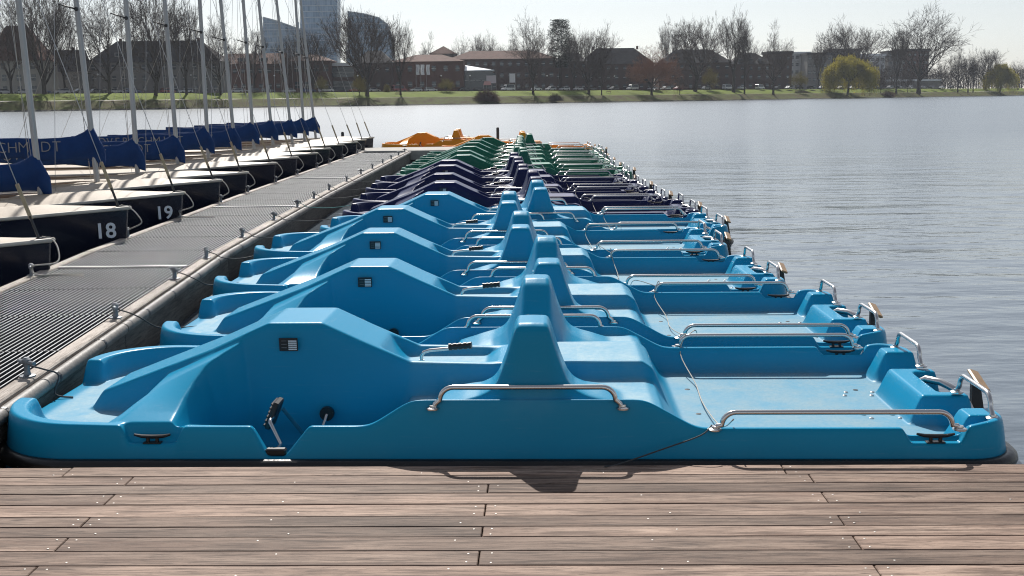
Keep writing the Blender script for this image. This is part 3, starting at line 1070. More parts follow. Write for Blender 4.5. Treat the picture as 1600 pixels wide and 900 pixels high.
ck.add([(-1.90, -.36, .16), (-5.0, -.34, .16), (-5.0, -.34, .54), (-2.9, -.40, .53), (-1.90, -.36, .56)], [(0, 1, 2, 3, 4)])
ck.add([(-1.90, .36, .16), (-5.0, .34, .16), (-5.0, .34, .54), (-2.9, .40, .53), (-1.90, .36, .56)], [(4, 3, 2, 1, 0)])
ck.add([(-1.90, -.36, .16), (-1.90, .36, .16), (-1.90, .36, .57), (-1.90, -.36, .57)], [(0, 1, 2, 3)])
ck.add([(-5.0, -.34, .16), (-5.0, .34, .16), (-5.0, .34, .54), (-5.0, -.34, .54)], [(0, 1, 2, 3)])
cockpit_me = ck.mesh('cockpit', M['inner'])
thwart_me = MB().bbox((-2.9, 0, .40), (.26, .78, .03), .008).mesh('thwart', M['tan'])
bench_me = [MB().bbox((-3.9, s * .27, .37), (2.0, .16, .025), .008).mesh('side_bench', M['tan']) for s in (-1, 1)]
MX, MZ, MH = -1.62, .40, 6.7
mast_me = MB().tube([(0, 0, 0), (0, 0, 2.2), (0, 0, 4.4), (0, 0, MH)], [.036, .036, .033, .026], 12).mesh('mast', M['alu'], True, 60)
step_me = MB().bbox((0, 0, .0), (.14, .12, .05), .012).mesh('mast_step', M['dark_metal'])
spread_me = MB().tube([(0, 0, 0), (-.13, 0, .02), (-.30, 0, .05)], [.012, .011, .008], 6).mesh('spreader', M['dark_metal'], True)
goose_me = MB().bbox((0, 0, 0), (.05, .1, .05), .01).mesh('spreader_bracket', M['dark_metal'])
boom_me = MB().tube([(0, 0, 0), (-2.78, 0, -.02)], .03, 10).mesh('boom', M['tan'], True, 60)
sleeve_me = MB().bbox((0, 0, .14), (.010, .032, .30), .003).mesh('forestay_sleeve', mat('aged_forestay_sleeve', (0.50, 0.41, 0.27), 0.7, var=0.4, scale=9))
turn_me = MB().tube([(0, 0, -.17), (0, 0, .02)], [.012, .012], 6).mesh('turnbuckle', M['dark_metal'])
fit_me = MB().bbox((0, 0, 0), (.11, .05, .02), .006).mesh('bow_fitting', M['dark_metal'])

def cover_mesh(seed, collar):
    """sail stowed on the boom under a laced cloth cover, with a collar round the mast"""
    rnd = random.Random(seed)
    vs, fs = [], []
    n = 14
    xs = [.13, .10, .05, 0, -.06, -.13, -.25, -.45, -.7, -1.0, -1.35, -1.7, -2.05, -2.35, -2.5]
    ph = rnd.uniform(0, 6)
    for i, x in enumerate(xs):
        t = min(1, max(0, -x / 2.5))
        top = .15 - .06 * t + (collar * max(0, 1 - abs(x + .03) / .16) if x > -.2 else 0) + .015 * math.sin(x * 5 + ph)
        if x > .04:
            top = .15 - .6 * (x - .04) / .09 * .3
        bot = -.21 + .10 * t ** .7 + .018 * math.sin(x * 7 + ph * 2)
        if x > 0:
            bot = -.21 - .04 * x / .13
        w = .065 * (1 - .35 * t) * (.25 if i == 0 else (.7 if i == 1 else 1)) if i < len(xs) - 1 else .03
        if x > -.13:
            w = max(w, .046) if i > 1 else w
        for k in range(n):
            a = 2 * math.pi * k / n
            c, s_ = math.cos(a), math.sin(a)
            zz = (top + bot) / 2 + s_ * (top - bot) / 2
            fat = 1.0 - .45 * max(0, s_) if x < -.15 else 1
            fold = 1 + .16 * math.sin(x * 11 + k * 1.9 + ph) * (1 if x < -.1 else .3)
            vs.append((x, c * w * fat * fold * (1.0 if s_ > -.6 else .75), zz))
    for i in range(len(xs) - 1):
        for k in range(n):
            a, b = i * n + k, i * n + (k + 1) % n
            fs.append((a, a + n, b + n, b))
    fs.append(tuple(range(n)))
    fs.append(tuple(range(len(vs) - 1, len(vs) - n - 1, -1)))
    return MB().add(vs, fs).mesh('sail_cover', M['cover'], True, 70)
cover_meshes = [cover_mesh(3, .11), cover_mesh(8, .09), cover_mesh(21, .10)]
letters = {}
for ch in 'OVERSCHMIDT':
    if ch not in letters:
        letters[ch] = text_mesh(ch, .20, M['print'], 'letter', .0015, -.0035)
num_me = {t: text_mesh(t, .205, M['number'], 'number', .0015, .004) for t in ('18', '19')}

def stay(a, b, r, name, parent, sag=0.0, n=6, m=None):
    a, b = Vector(a), Vector(b)
    pts = [a.lerp(b, i / n) + Vector((0, 0, -sag * 4 * (i / n) * (1 - i / n))) for i in range(n + 1)]
    return obj(name, MB().tube(pts, r, 5).mesh(name, m or M['wire'], True), parent)

def dinghy(i, y, bx, z, label, number=None, boom_dz=0.0, rake=3.0, lean=0.0, boomrot=0.0, word='OVERSCHMIDT', rot=0.0):
    t = thing('sailing_dinghy', label, 'sailboat', (bx, y, z - .60), R(rot), 'dark navy sailing dinghies moored bow-on to the jetty')
    t.rotation_euler = (R(lean), 0, R(rot))
    obj('hull', hull_me, t)
    obj('foredeck', deckme, t)
    for e in range(2):
        obj('rub_rail', rubs[e], t)
        obj('coaming', coam[e], t)
        obj('side_bench', bench_me[e], t)
    obj('cockpit', cockpit_me, t)
    obj('thwart', thwart_me, t)
    obj('bow_fitting', fit_me, t, (-.05, 0, .615))
    mt = obj('mast', mast_me, t, (MX, 0, MZ), (0, R(-rake), 0))
    obj('mast_step', step_me, mt)
    obj('spreader_bracket', goose_me, mt, (0, 0, 2.45))
    for e in (-1, 1):
        obj('spreader', spread_me, mt, (0, 0, 2.45), (0, 0, R(-e * 62)))
    bm = obj('boom', boom_me, t, (MX - .05, 0, MZ + .46 + boom_dz), (0, 0, R(boomrot)))
    cv = obj('sail_cover', cover_meshes[i % 3], t, (MX - .01, 0, MZ + .49 + boom_dz), (0, 0, R(boomrot)))
    if i < 8:
        for k, ch in enumerate(reversed(word)):
            x = -.47 - k * .145
            if x < -2.2:
                break
            tt = -x / 2.5
            w = .073 * (1 - .35 * tt)
            obj('letter', letters[ch], cv, (x, -w - .004, .005 - .01 * k / 5), (R(90), 0, R(0)))
    if number:
        no = obj('number', num_me[number], t, (-.185, -.141, .385), (R(84), 0, R(28)))
    top = Vector((MX - math.sin(R(rake)) * 5.6, 0, MZ + 5.6 * math.cos(R(rake))))
    st0 = Vector((-.09, 0, .625))
    d = (top - st0).normalized()
    stay(st0, top, .004, 'forestay', t)
    q = d.to_track_quat('Z', 'Y').to_euler()
    obj('forestay_sleeve', sleeve_me, t, st0 + d * .16, q)
    obj('turnbuckle', turn_me, t, st0 + d * .16, q)
    for e in (-1, 1):
        stay((MX - .32, e * (half(2.07) - .03), .53), (MX - .14 - .16, e * .27, MZ + 2.5), .0035, 'shroud', t)
        stay((MX - .14 - .16, e * .27, MZ + 2.5), top, .0035, 'shroud', t)
    stay((MX - .1, -.02, MZ + .5), (top.x - .06, -.03, MZ + 5.0), .0035, 'halyard', t, m=M['rope'])
    stay((MX - 2.75, 0, MZ + .46 + boom_dz), (top.x - .02, 0, MZ + 6.0), .003, 'topping_lift', t, m=M['rope'])
    return t

DING = [(8.92, .53), (11.0, .59), (12.97, .575), (15.0, .575), (16.6, .575), (18.65, .60), (20.53, .60), (22.66, .575), (24.27, .60), (26.2, .605), (28.6, .57), (30.3, .575), (32.1, .57)]
dn = ['dinghy nearest the camera, only its bow showing at the left edge',
      'navy dinghy marked 18, next to the one cut off by the left edge',
      'navy dinghy marked 19, between the one marked 18 and unmarked bows']
for k in range(3, 12):
    dn.append('navy sailing dinghy, %s beyond the one numbered 19' % ORD[k - 3])
dn.append('farthest navy sailing dinghy, last of the row at the jetty')
ding_objs = []
for i, (y, z) in enumerate(DING):
    rk = [2.0, 2.0, 1.5, 2.6, .4, 1.4, .0, 2.5, 1.4, 3.2, 3.8, 1.1, 3.9][i]
    ding_objs.append(dinghy(i, y, jx(y) - JW + .03 + (.06 if i < 3 else 0), z, dn[i], '18' if i == 1 else ('19' if i == 2 else None),
                            [.0, .0, -.06, .18, .0, -.03, .04, .03, .06, .06, .08, .08, .08][i], rk, random.uniform(-1.2, 1.2), random.uniform(-3, 3), rot=random.uniform(-2, 2)))

# ------------------------------------------------------------------ ropes
def rope(name, label, pts, r, m, group):
    P = [Vector(p) for p in pts]
    out = []
    for i in range(len(P) - 1):                     # smooth through the points
        p0, p1, p2, p3 = P[max(i - 1, 0)], P[i], P[i + 1], P[min(i + 2, len(P) - 1)]
        for k in range(5):
            t = k / 5
            out.append(.5 * ((2 * p1) + (p2 - p0) * t + (2 * p0 - 5 * p1 + 4 * p2 - p3) * t * t + (3 * p1 - p0 - 3 * p2 + p3) * t ** 3))
    out.append(P[-1])
    o = obj(name, MB().tube(out, r, 6).mesh(name, m, True))
    return tag(o, label, 'rope', group)
G1, G2 = 'ropes holding the dinghies to the jetty', 'ropes holding the pedal boats to the jetty'
for i, (y, z) in enumerate(DING[:11]):
    bx = jx(y) - JW + .03 + (.06 if i < 3 else 0)
    q = LCL[i]
    cx, cz = jx(q) - 1.287, JZ + .09
    who = ['the dinghy at the left edge of the picture', 'dinghy 18, next to the cut-off one', 'dinghy 19, right after the one marked 18'][i] if i < 3 else 'the %s dinghy beyond number 19' % ORD[i - 3]
    rope('mooring_rope', 'pale rope hanging from the bow of ' + who, [(bx - .06, y, z + .03), (bx + .03, y - .01, z + .0), (bx + .10, y * .8 + q * .2 - .03, z - .07), (bx + .125, (y + q) / 2 - .04, z - .15),
         (cx + .05, q - .04, JZ + .10), (cx, q, cz - .01)], .0065, M['rope'], G1)
# coiled ends on the jetty
for q in (8.6, 12.95):
    cx = jx(q) - 1.287
    rope('rope_end', 'loose rope end lying on the grating beside %s' % ('the dinghy at the left edge' if q < 9 else 'dinghy number 19'),
         [(cx, q, JZ + .09), (cx + .05, q - .05, JZ + .03), (cx + .2, q - .02, JZ + .022), (cx + .42, q - .05, JZ + .022)], .008, M['rope'], None)
pw = ['the nearest light blue pedal boat', 'the second light blue pedal boat', 'the third light blue pedal boat', 'the fourth light blue pedal boat',
      'the fifth light blue pedal boat', 'the nearest navy pedal boat', 'the second navy pedal boat', 'the third navy pedal boat', 'the farthest navy pedal boat', 'the nearest green pedal boat']
for i in range(10):
    bo = boat_objs[i]
    bowp = Vector((bo.location.x, bo.location.y, bo.location.z)) + Matrix.Rotation(bo.rotation_euler.z, 3, 'Z') @ Vector((-BL / 2 + .1, .02, .055))
    q = RCL[i + 1]
    c = Vector((jx(q) - .12, q, JZ + .1))
    mid = (c + bowp) / 2 + Vector((.02, 0, -.02))
    rope('mooring_rope', ('teal' if i == 6 else 'dark') + ' rope from the jetty to the bow of ' + pw[i],
         [c - Vector((0, 0, .03)), c + Vector((.07, .03, -.06)), Vector((jx(q) + .01, q + .05, JZ + .005)), mid + Vector((0, 0, -.06)), bowp], .0045, M['rope_teal'] if i == 6 else M['rope_dark'], G2)
# thin pale line strung over the pedal boats from rail to rail
pts = []
for i in range(9):
    bo = boat_objs[i]
    rz = Matrix.Rotation(bo.rotation_euler.z, 3, 'Z')
    for (u, v, z) in ((3.17 + .02 * (i % 3), -.775, .17), (3.20 + .03 * (i % 2), -.45, .045), (3.16, .0, .02), (3.19, .4, .02), (3.15, .72, .10), (3.16, .775, .20), (3.16, .86, .15)):
        pts.append(bo.location + rz @ Vector((u - BL / 2 + random.uniform(-.02, .02), v, z + .0)))
rope('boat_line', 'thin pale line strung across the rails of the pedal boats', pts, .003, M['rope'], None)
b0 = boat_objs[0]
rz = Matrix.Rotation(b0.rotation_euler.z, 3, 'Z')
rope('tie_cable', 'thin dark cable from the nearest boat rail down to the wooden deck',
     [b0.location + rz @ Vector((3.10 - BL / 2, -.785, .15)), b0.location + rz @ Vector((3.05 - BL / 2, -.83, .12)), b0.location + rz @ Vector((2.9 - BL / 2, -.85, .07)), (0.42, 4.31, .152), (.36, 4.27, .156)], .003, M['rope_dark'], None)
# posts standing in the water
for (px, y0, y1, Y, lab) in ((778, 199, 226, 33.6, 'slim dark post standing in the water behind the row of pedal boats'), (536, 206, 230, 33.5, 'short dark post behind the bows of the far dinghies')):
    a, b = at(px, y1, Y), at(px, y0, Y)
    o = obj('mooring_post', MB().tube([(a.x, Y, -.6), (a.x, Y, b.z - .03), (a.x, Y, b.z)], [.045, .045, .03], 10).mesh('mooring_post', M['dark_metal'], True, 50))
    tag(o, lab, 'post')

# ------------------------------------------------------------------ far shore
SHORE = [(-700, 215), (-200, 262), (0, 280), (250, 312), (500, 350), (800, 384), (1150, 467), (1400, 560), (1600, 690), (1900, 860), (2400, 1000)]
def shore_d(px):
    return float(np.interp(px, [p for p, _ in SHORE], [d for _, d in SHORE]))
SP = []
for px in range(-700, 2401, 25):
    D = shore_d(px)
    SP.append((at(px, 150, D).x, D + 1.2 * math.sin(px * .031) + .8 * math.sin(px * .087 + 1)))
def strip(name, prof, m, wob=0.0, label=None):
    """ground laid along the shoreline; prof = (distance inland, height) pairs"""
    vs, fs = [], []
    n = len(prof)
    for i, (x, y) in enumerate(SP):
        for (o, z) in prof:
            vs.append((x + .25 * o * 0, y + o, z + (wob * math.sin(i * 1.7 + o) if wob and z > .2 else 0)))
    for i in range(len(SP) - 1):
        for k in range(n - 1):
            a = i * n + k
            fs.append((a, a + n, a + n + 1, a + 1))
    return struct(name, MB().add(vs, fs).mesh(name, m, True), label)
M['grass_low'] = mat('rough_bank_grass', (0.085, 0.105, 0.022), 0.9, spec=0.1, scale=.35, var=.5, col2=(0.065, 0.045, 0.025))
M['grass'] = mat('spring_grass', (0.15, 0.20, 0.022), 0.9, spec=0.1, scale=.12, var=.5, col2=(0.09, 0.115, 0.02))
M['path'] = mat('gravel_path', (0.40, 0.36, 0.29), 0.9, var=.2, scale=1)
M['road'] = mat('road_asphalt', (0.09, 0.09, 0.088), 0.9, var=.3, scale=.4)
M['earth'] = mat('town_ground', (0.10, 0.10, 0.075), 0.95, var=.4, scale=.05)
M['edge'] = mat('shore_stones', (0.05, 0.048, 0.04), 0.9, var=.5, scale=1.5)
strip('shore_edge', [(-2, -.8), (0, .05), (.8, .35)], M['edge'])
strip('lower_bank', [(.8, .35), (4, 1.1), (7, 2.0), (9.6, 2.6)], M['grass_low'], .06)
strip('shore_path', [(9.6, 2.604), (12.2, 2.65)], M['path'])
strip('upper_bank', [(12.2, 2.65), (16, 3.3), (22, 4.25), (26, 4.55), (27.5, 4.58)], M['grass'], .05)
strip('shore_road', [(27.5, 4.584), (38, 4.62)], M['road'])
strip('town_ground', [(38, 4.62), (70, 4.7), (160, 5.0), (500, 5.5), (2500, 6)], M['earth'])

def far(px, off, z=None):
    """a point inland of the shoreline, seen at photograph column px"""
    D = shore_d(px) + off
    p = at(px, 150, D)
    return Vector((p.x, D, 4.66 if z is None else z))

# ---------- buildings
M['bglass'] = mat('window_glass', (0.05, 0.065, 0.08), 0.12, spec=0.6)
M['wframe'] = mat('white_window_frame', (0.6, 0.6, 0.58), 0.6)
def bmat(n, c, v=.25, sc=.25):
    return mat(n, c, .85, var=v, scale=sc, spec=.25)
M['brick'] = bmat('red_brown_brick', (0.135, 0.07, 0.055))
M['brick2'] = bmat('dark_brick', (0.10, 0.065, 0.055))
M['render'] = bmat('grey_render', (0.23, 0.22, 0.21))
M['cream_r'] = bmat('cream_render', (0.38, 0.36, 0.32))
M['white_r'] = bmat('white_render', (0.55, 0.56, 0.57))
M['roof_d'] = bmat('dark_roof_tiles', (0.055, 0.05, 0.052), .4, .6)
M['roof_r'] = bmat('red_brown_roof_tiles', (0.14, 0.068, 0.052), .4, .6)
M['metal_r'] = mat('pale_metal_roof', (0.55, 0.57, 0.6), 0.35, .3)
win_cache = {}
def win_mesh(w, h):
    k = (round(w, 1), round(h, 1))
    if k not in win_cache:
        win_cache[k] = (MB().box((0, 0, 0), (k[0], .08, k[1])).mesh('window', M['bglass']), MB().box((0, -.05, 0), (k[0] + .16, .06, .10)).mesh('window_bar', M['wframe']))
    return win_cache[k]
BN = 0
def building(label, px0, px1, off, y_eave, y_top, wall, roof, kind='hip', rows=2, cols=8, depth=12.0, win=(1.1, 1.5), dormers=0, cat='building', chim=0, base_y=None):
    """px0..px1 = its width in the photograph, y_eave / y_top = heights there, off = metres inland"""
    pc = (px0 + px1) / 2
    D = shore_d(pc) + off
    a, b = at(px0, y_eave, D), at(px1, y_eave, D)
    ze, zt = (a.z + b.z) / 2, at(pc, y_top, D).z
    W = b.x - a.x
    z0 = 4.2
    he, ht = ze - z0, max(zt - z0, ze - z0 + .1)
    t = thing('building', label, cat, ((a.x + b.x) / 2, D, z0))
    obj('wall', MB().box((0, depth / 2, he / 2), (W, depth, he)).mesh('wall', wall), t)
    e = .5
    X, Y0, Y1 = W / 2 + e, -e, depth + e
    if kind == 'hip':
        k = min(W * .32, depth * .55)
        vs = [(-X, Y0, he), (X, Y0, he), (X, Y1, he), (-X, Y1, he), (-X + k + e, depth / 2, ht), (X - k - e, depth / 2, ht)]
        fs = [(0, 1, 5, 4), (1, 2, 5), (2, 3, 4, 5), (3, 0, 4), (3, 2, 1, 0)]
    elif kind == 'gable':
        vs = [(-X, Y0, he), (X, Y0, he), (X, Y1, he), (-X, Y1, he), (-X, depth / 2, ht), (X, depth / 2, ht)]
        fs = [(0, 1, 5, 4), (1, 2, 5), (2, 3, 4, 5), (3, 0, 4), (3, 2, 1, 0)]
    elif kind == 'pyramid':
        vs = [(-X, Y0, he), (X, Y0, he), (X, Y1, he), (-X, Y1, he), (0, depth / 2, ht)]
        fs = [(0, 1, 4), (1, 2, 4), (2, 3, 4), (3, 0, 4), (3, 2, 1, 0)]
    elif kind == 'mono':
        vs = [(-X, Y0, he), (X, Y0, he + (ht - he) * .1), (X, Y1, he + .3), (-X, Y1, ht), (-X, Y0, he - .25), (X, Y0, he - .25), (X, Y1, he - .25), (-X, Y1, he - .25)]
        fs = [(0, 1, 2, 3), (4, 7, 6, 5), (0, 4, 5, 1), (1, 5, 6, 2), (2, 6, 7, 3), (3, 7, 4, 0)]
    else:
        vs = [(-X, Y0, he), (X, Y0, he), (X, Y1, he), (-X, Y1, he), (-X, Y0, ht), (X, Y0, ht), (X, Y1, ht), (-X, Y1, ht)]
        fs = [(0, 1, 5, 4), (1, 2, 6, 5), (2, 3, 7, 6), (3, 0, 4, 7), (4, 5, 6, 7), (3, 2, 1, 0)]
    ro = obj('roof', MB().add(vs, fs).mesh('roof', roof), t)
    for c in range(chim):
        cx = -W * .3 + W * .6 * c / max(1, chim - 1) if chim > 1 else W * .1
        obj('chimney', MB().bbox((cx, depth / 2 + .8, ht + .1), (.8, .8, 1.4), .06).mesh('chimney', M['brick']), ro)
    for c in range(dormers):
        cx = -W * .36 + W * .72 * (c + .5) / dormers
        zz = he + (ht - he) * .30
        yy = -e + (depth / 2 + e) * .30
        do = obj('dormer', MB().box((cx, yy + .6, zz + .35), (2.6, 2.2, 1.3)).mesh('dormer', M['render']), ro)
        obj('pane', MB().box((cx, yy - .53, zz + .35), (2.0, .06, .85)).mesh('pane', M['bglass']), do)
    if rows:
        wm, fm = win_mesh(*win)
        for r in range(rows):
            for c in range(cols):
                x = -W / 2 + W * (c + .5) / cols
                z = he * (r + .55) / rows
                wo = obj('window', wm, t, (x, -.03, z))
                obj('window_bar', fm, wo)
    return t

building('cream villa with a dark red roof behind the trees at the far left', -30, 62, 34, 95, 38, M['cream_r'], M['roof_r'], 'hip', 3, 4, 12, (1.2, 1.7), chim=1)
building('small dark-roofed house between the cream villa and the long grey building', 78, 124, 52, 112, 77, M['render'], M['roof_d'], 'gable', 2, 3, 10, chim=1)
building('long grey building with a dark hipped roof and white dormers behind the masts', 137, 343, 40, 97, 62, M['render'], M['roof_d'], 'hip', 3, 13, 13, (1.1, 1.6), dormers=4, chim=3)
building('low red brick building with a flat roof between the grey building and the glass towers', 346, 440, 46, 100, 82, M['brick'], M['roof_r'], 'gable', 2, 7, 14, (1.2, 1.4), dormers=2, chim=1)
building('red brick hall with skylights standing in front of the glass tower', 441, 516, 48, 95, 84, M['brick'], M['roof_r'], 'hip', 2, 5, 14, (1.8, 2.2))
building('modern pavilion with a wide glass front below the tall tower', 517, 552, 44, 103, 98, M['brick2'], M['metal_r'], 'flat', 2, 7, 12, (1.5, 3.4))
building('brick house with a dark roof left of the brick museum', 553, 612, 50, 98, 78, M['brick2'], M['roof_d'], 'hip', 2, 4, 12)
building('brick museum with a low red roof behind the three white flags', 612, 724, 44, 96, 84, M['brick'], M['roof_r'], 'hip', 2, 6, 16, (1.4, 2.0))
building('glass entrance with a white slanting canopy beside the brick museum', 725, 770, 42, 110, 100, M['bglass'], M['metal_r'], 'mono', 1, 5, 9, (1.6, 3.0))
building('long dark brick building with a low roof behind the round bare tree', 700, 868, 62, 92, 78, M['brick2'], M['roof_r'], 'hip', 3, 13, 15, (1.3, 1.7))
building('small pyramid-roofed tower house rising above the museum roof', 672, 712, 95, 84, 71, M['render'], M['roof_r'], 'pyramid', 1, 2, 10)
building('dark hipped house behind the clump of bare trees left of the middle', 866, 918, 58, 96, 82, M['brick2'], M['roof_d'], 'hip', 3, 4, 13)
building('dark brick house with a tall hipped roof left of the russet tree', 905, 1022, 48, 100, 74, M['brick2'], M['roof_d'], 'hip', 3, 9, 14, (1.2, 1.6), chim=2)
building('dark brick house with a tall hipped roof right of the russet tree', 1030, 1143, 50, 98, 76, M['brick2'], M['roof_d'], 'hip', 3, 8, 15, (1.3, 1.7), dormers=4)
building('dark brick house with white dormers behind the tall upright tree', 1141, 1206, 56, 100, 82, M['brick2'], M['roof_d'], 'hip', 3, 5, 14, (1.3, 1.7), dormers=3)
building('brown flat-roofed block behind the wide bare tree right of the dormer house', 1200, 1238, 66, 84, 80, M['brick2'], M['roof_d'], 'flat', 4, 3, 12)
building('white flat-roofed apartment block between two darker blocks', 1234, 1266, 110, 84, 81, M['white_r'], M['metal_r'], 'flat', 5, 4, 14, (1.6, 1.6))
building('grey stepped apartment block left of the large willow', 1262, 1300, 84, 86, 82, M['render'], M['roof_d'], 'flat', 5, 5, 14, (1.5, 1.5))
building('tall grey apartment block standing behind the large willow', 1298, 1345, 100, 80, 76, M['render'], M['roof_d'], 'flat', 6, 5, 14, (1.5, 1.5), chim=1)
building('long white apartment block with flat roof right of the large willow', 1345, 1383, 120, 88, 84, M['white_r'], M['metal_r'], 'flat', 5, 5, 14, (1.8, 1.6), chim=1)
building('grey apartment block left of the biggest bare tree', 1388, 1412, 110, 81, 79, M['render'], M['roof_d'], 'flat', 5, 3, 14, (1.8, 1.6))
building('red brick apartment block directly behind the biggest bare tree', 1408, 1452, 105, 80, 76, M['brick'], M['roof_d'], 'flat', 5, 5, 14, (1.6, 1.6))
building('low grey parking deck under the trees at the right', 1366, 1470, 75, 127, 124, M['render'], M['metal_r'], 'flat', 0, 0, 12)

# ---------- glass office towers
def glass_mat():
    m, nt, b = new_mat('blue_facade_glass')
    L = nt.links.new
    tc = N(nt, 'ShaderNodeTexCoord')
    br = N(nt, 'ShaderNodeTexBrick', Scale=1.0)
    br.offset = 0.0
    br.inputs['Mortar Size'].default_value = 0.05
    br.inputs['Brick Width'].default_value = 1.6
    br.inputs['Row Height'].default_value = 3.4
    br.inputs['Color1'].default_value = (0.14, 0.235, 0.34, 1)  # blue glass, with distance haze put into the lighter, bluer colours
    br.inputs['Color2'].default_value = (0.24, 0.35, 0.46, 1)
    br.inputs['Mortar'].default_value = (0.42, 0.47, 0.52, 1)
    sp = N(nt, 'ShaderNodeSeparateXYZ')
    cb = N(nt, 'ShaderNodeCombineXYZ')
    L(tc.outputs['Object'], sp.inputs[0])
    ad = N(nt, 'ShaderNodeMath', operation='ADD')
    L(sp.outputs[0], ad.inputs[0])
    L(sp.outputs[1], ad.inputs[1])
    L(ad.outputs[0], cb.inputs[0])
    L(sp.outputs[2], cb.inputs[1])
    L(cb.outputs[0], br.inputs['Vector'])
    L(br.outputs['Color'], b.inputs['Base Color'])
    b.inputs['Roughness'].default_value = 0.4
    b.inputs['Specular IOR Level'].default_value = 0.4
    return m
M['facade'] = glass_mat()
M['band'] = mat('pale_floor_band', (0.40, 0.45, 0.50), 0.4)
def tower(label, poly, D, depth, floors):
    """poly: outline of the front in photograph pixels (left-bottom, left-top ... right-bottom)"""
    P = [at(x, y, D) for x, y in poly]
    cx = sum(p.x for p in P) / len(P)
    t = thing('office_tower', label, 'building', (cx, D, 4.0))
    pts = [(p.x - cx, max(p.z - 4.0, 0)) for p in P]
    obj('facade', MB().prism(pts, 0, depth).mesh('facade', M['facade']), t)
    zt = max(p[1] for p in pts)
    xs0 = min(p[0] for p in pts)
    def span(z):
        hit = []
        n = len(pts)
        for i in range(n):
            (xa, za), (xb, zb) = pts[i], pts[(i + 1) % n]
            if (za - z) * (zb - z) < 0:
                hit.append(xa + (xb - xa) * (z - za) / (zb - za))
        return (min(hit), max(hit)) if len(hit) > 1 else None
    for k in range(1, floors):
        z = zt * k / floors
        s = span(z + .01)
        if s and s[1] - s[0] > 2:
            obj('floor_band', MB().box(((s[0] + s[1]) / 2, -.12, z), (s[1] - s[0] + .2, .5, .42)).mesh('floor_band', M['band']), t)
    for e in (0, 1):
        s = span(zt * .3)
        obj('corner_post', MB().box((s[e], -.15, zt * .3), (.7, .6, zt * .6)).mesh('corner_post', M['band']), t)
    # roof edge
    tops = [p for p in pts if p[1] > zt * .5]
    for (xa, za), (xb, zb) in zip(tops[:-1], tops[1:]):
        obj('roof_edge', MB().tube([(xa, -.1, za), (xb, -.1, zb)], .45, 6).mesh('roof_edge', M['band']), t)
    return t
tower('lower blue glass tower with a slanting roof left of the tallest tower', [(411, 140), (411, 27), (430, 32), (470, 46), (470, 140)], 720, 16, 13)
tower('tallest blue glass tower, its top cut off by the upper edge', [(469, 140), (469, -40), (474, -46), (512, -46), (527, -40), (527, 140)], 735, 14, 22)
tower('blue glass tower with a curved sloping right side behind a bare tree', [(543, 140), (543, 18), (570, 22), (592, 28), (605, 38), (611, 60), (614, 90), (616, 140)], 700, 12, 14)

# ---------- trees
M['bark'] = mat('dark_bark', (0.055, 0.044, 0.036), 0.95, var=.4, scale=3, spec=.2)
M['twig'] = mat('bare_twigs', (0.085, 0.062, 0.05), 0.95, spec=.15)
M['twig_red'] = mat('russet_twigs', (0.24, 0.115, 0.065), 0.95, spec=.15)
M['twig_yel'] = mat('budding_twigs', (0.26, 0.21, 0.055), 0.95, spec=.15)
M['willow'] = mat('willow_leaves', (0.34, 0.31, 0.05), 0.9, spec=.15, var=.4, scale=.6)
nt_ = M['willow'].node_tree            # young leaves let the sun through
b_ = nt_.nodes['Principled BSDF']
tr_ = nt_.nodes.new('ShaderNodeBsdfTranslucent')
tr_.inputs[0].default_value = (.42, .36, .05, 1)
mx_ = nt_.nodes.new('ShaderNodeMixShader')
mx_.inputs[0].default_value = .5
nt_.links.new(b_.outputs[0], mx_.inputs[1])
nt_.links.new(tr_.outputs[0], mx_.inputs[2])
nt_.links.new(mx_.outputs[0], nt_.nodes['Material Output'].inputs[0])
M['leaf_d'] = mat('dark_conifer', (0.03, 0.04, 0.022), 0.9, spec=.15, var=.4, scale=.6)
def prism3(mb, a, b, ra, rb, n=3):
    d = (b - a)
    if d.length < 1e-6:
        return
    d.normalize()
    p = d.orthogonal().normalized()
    q = d.cross(p)
    vs = [a + (p * math.cos(2 * math.pi * k / n) + q * math.sin(2 * math.pi * k / n)) * ra for k in range(n)]
    vs += [b + (p * math.cos(2 * math.pi * k / n) + q * math.sin(2 * math.pi * k / n)) * rb for k in range(n)]
    mb.add(vs, [(k, (k + 1) % n, (k + 1) % n + n, k + n) for k in range(n)])
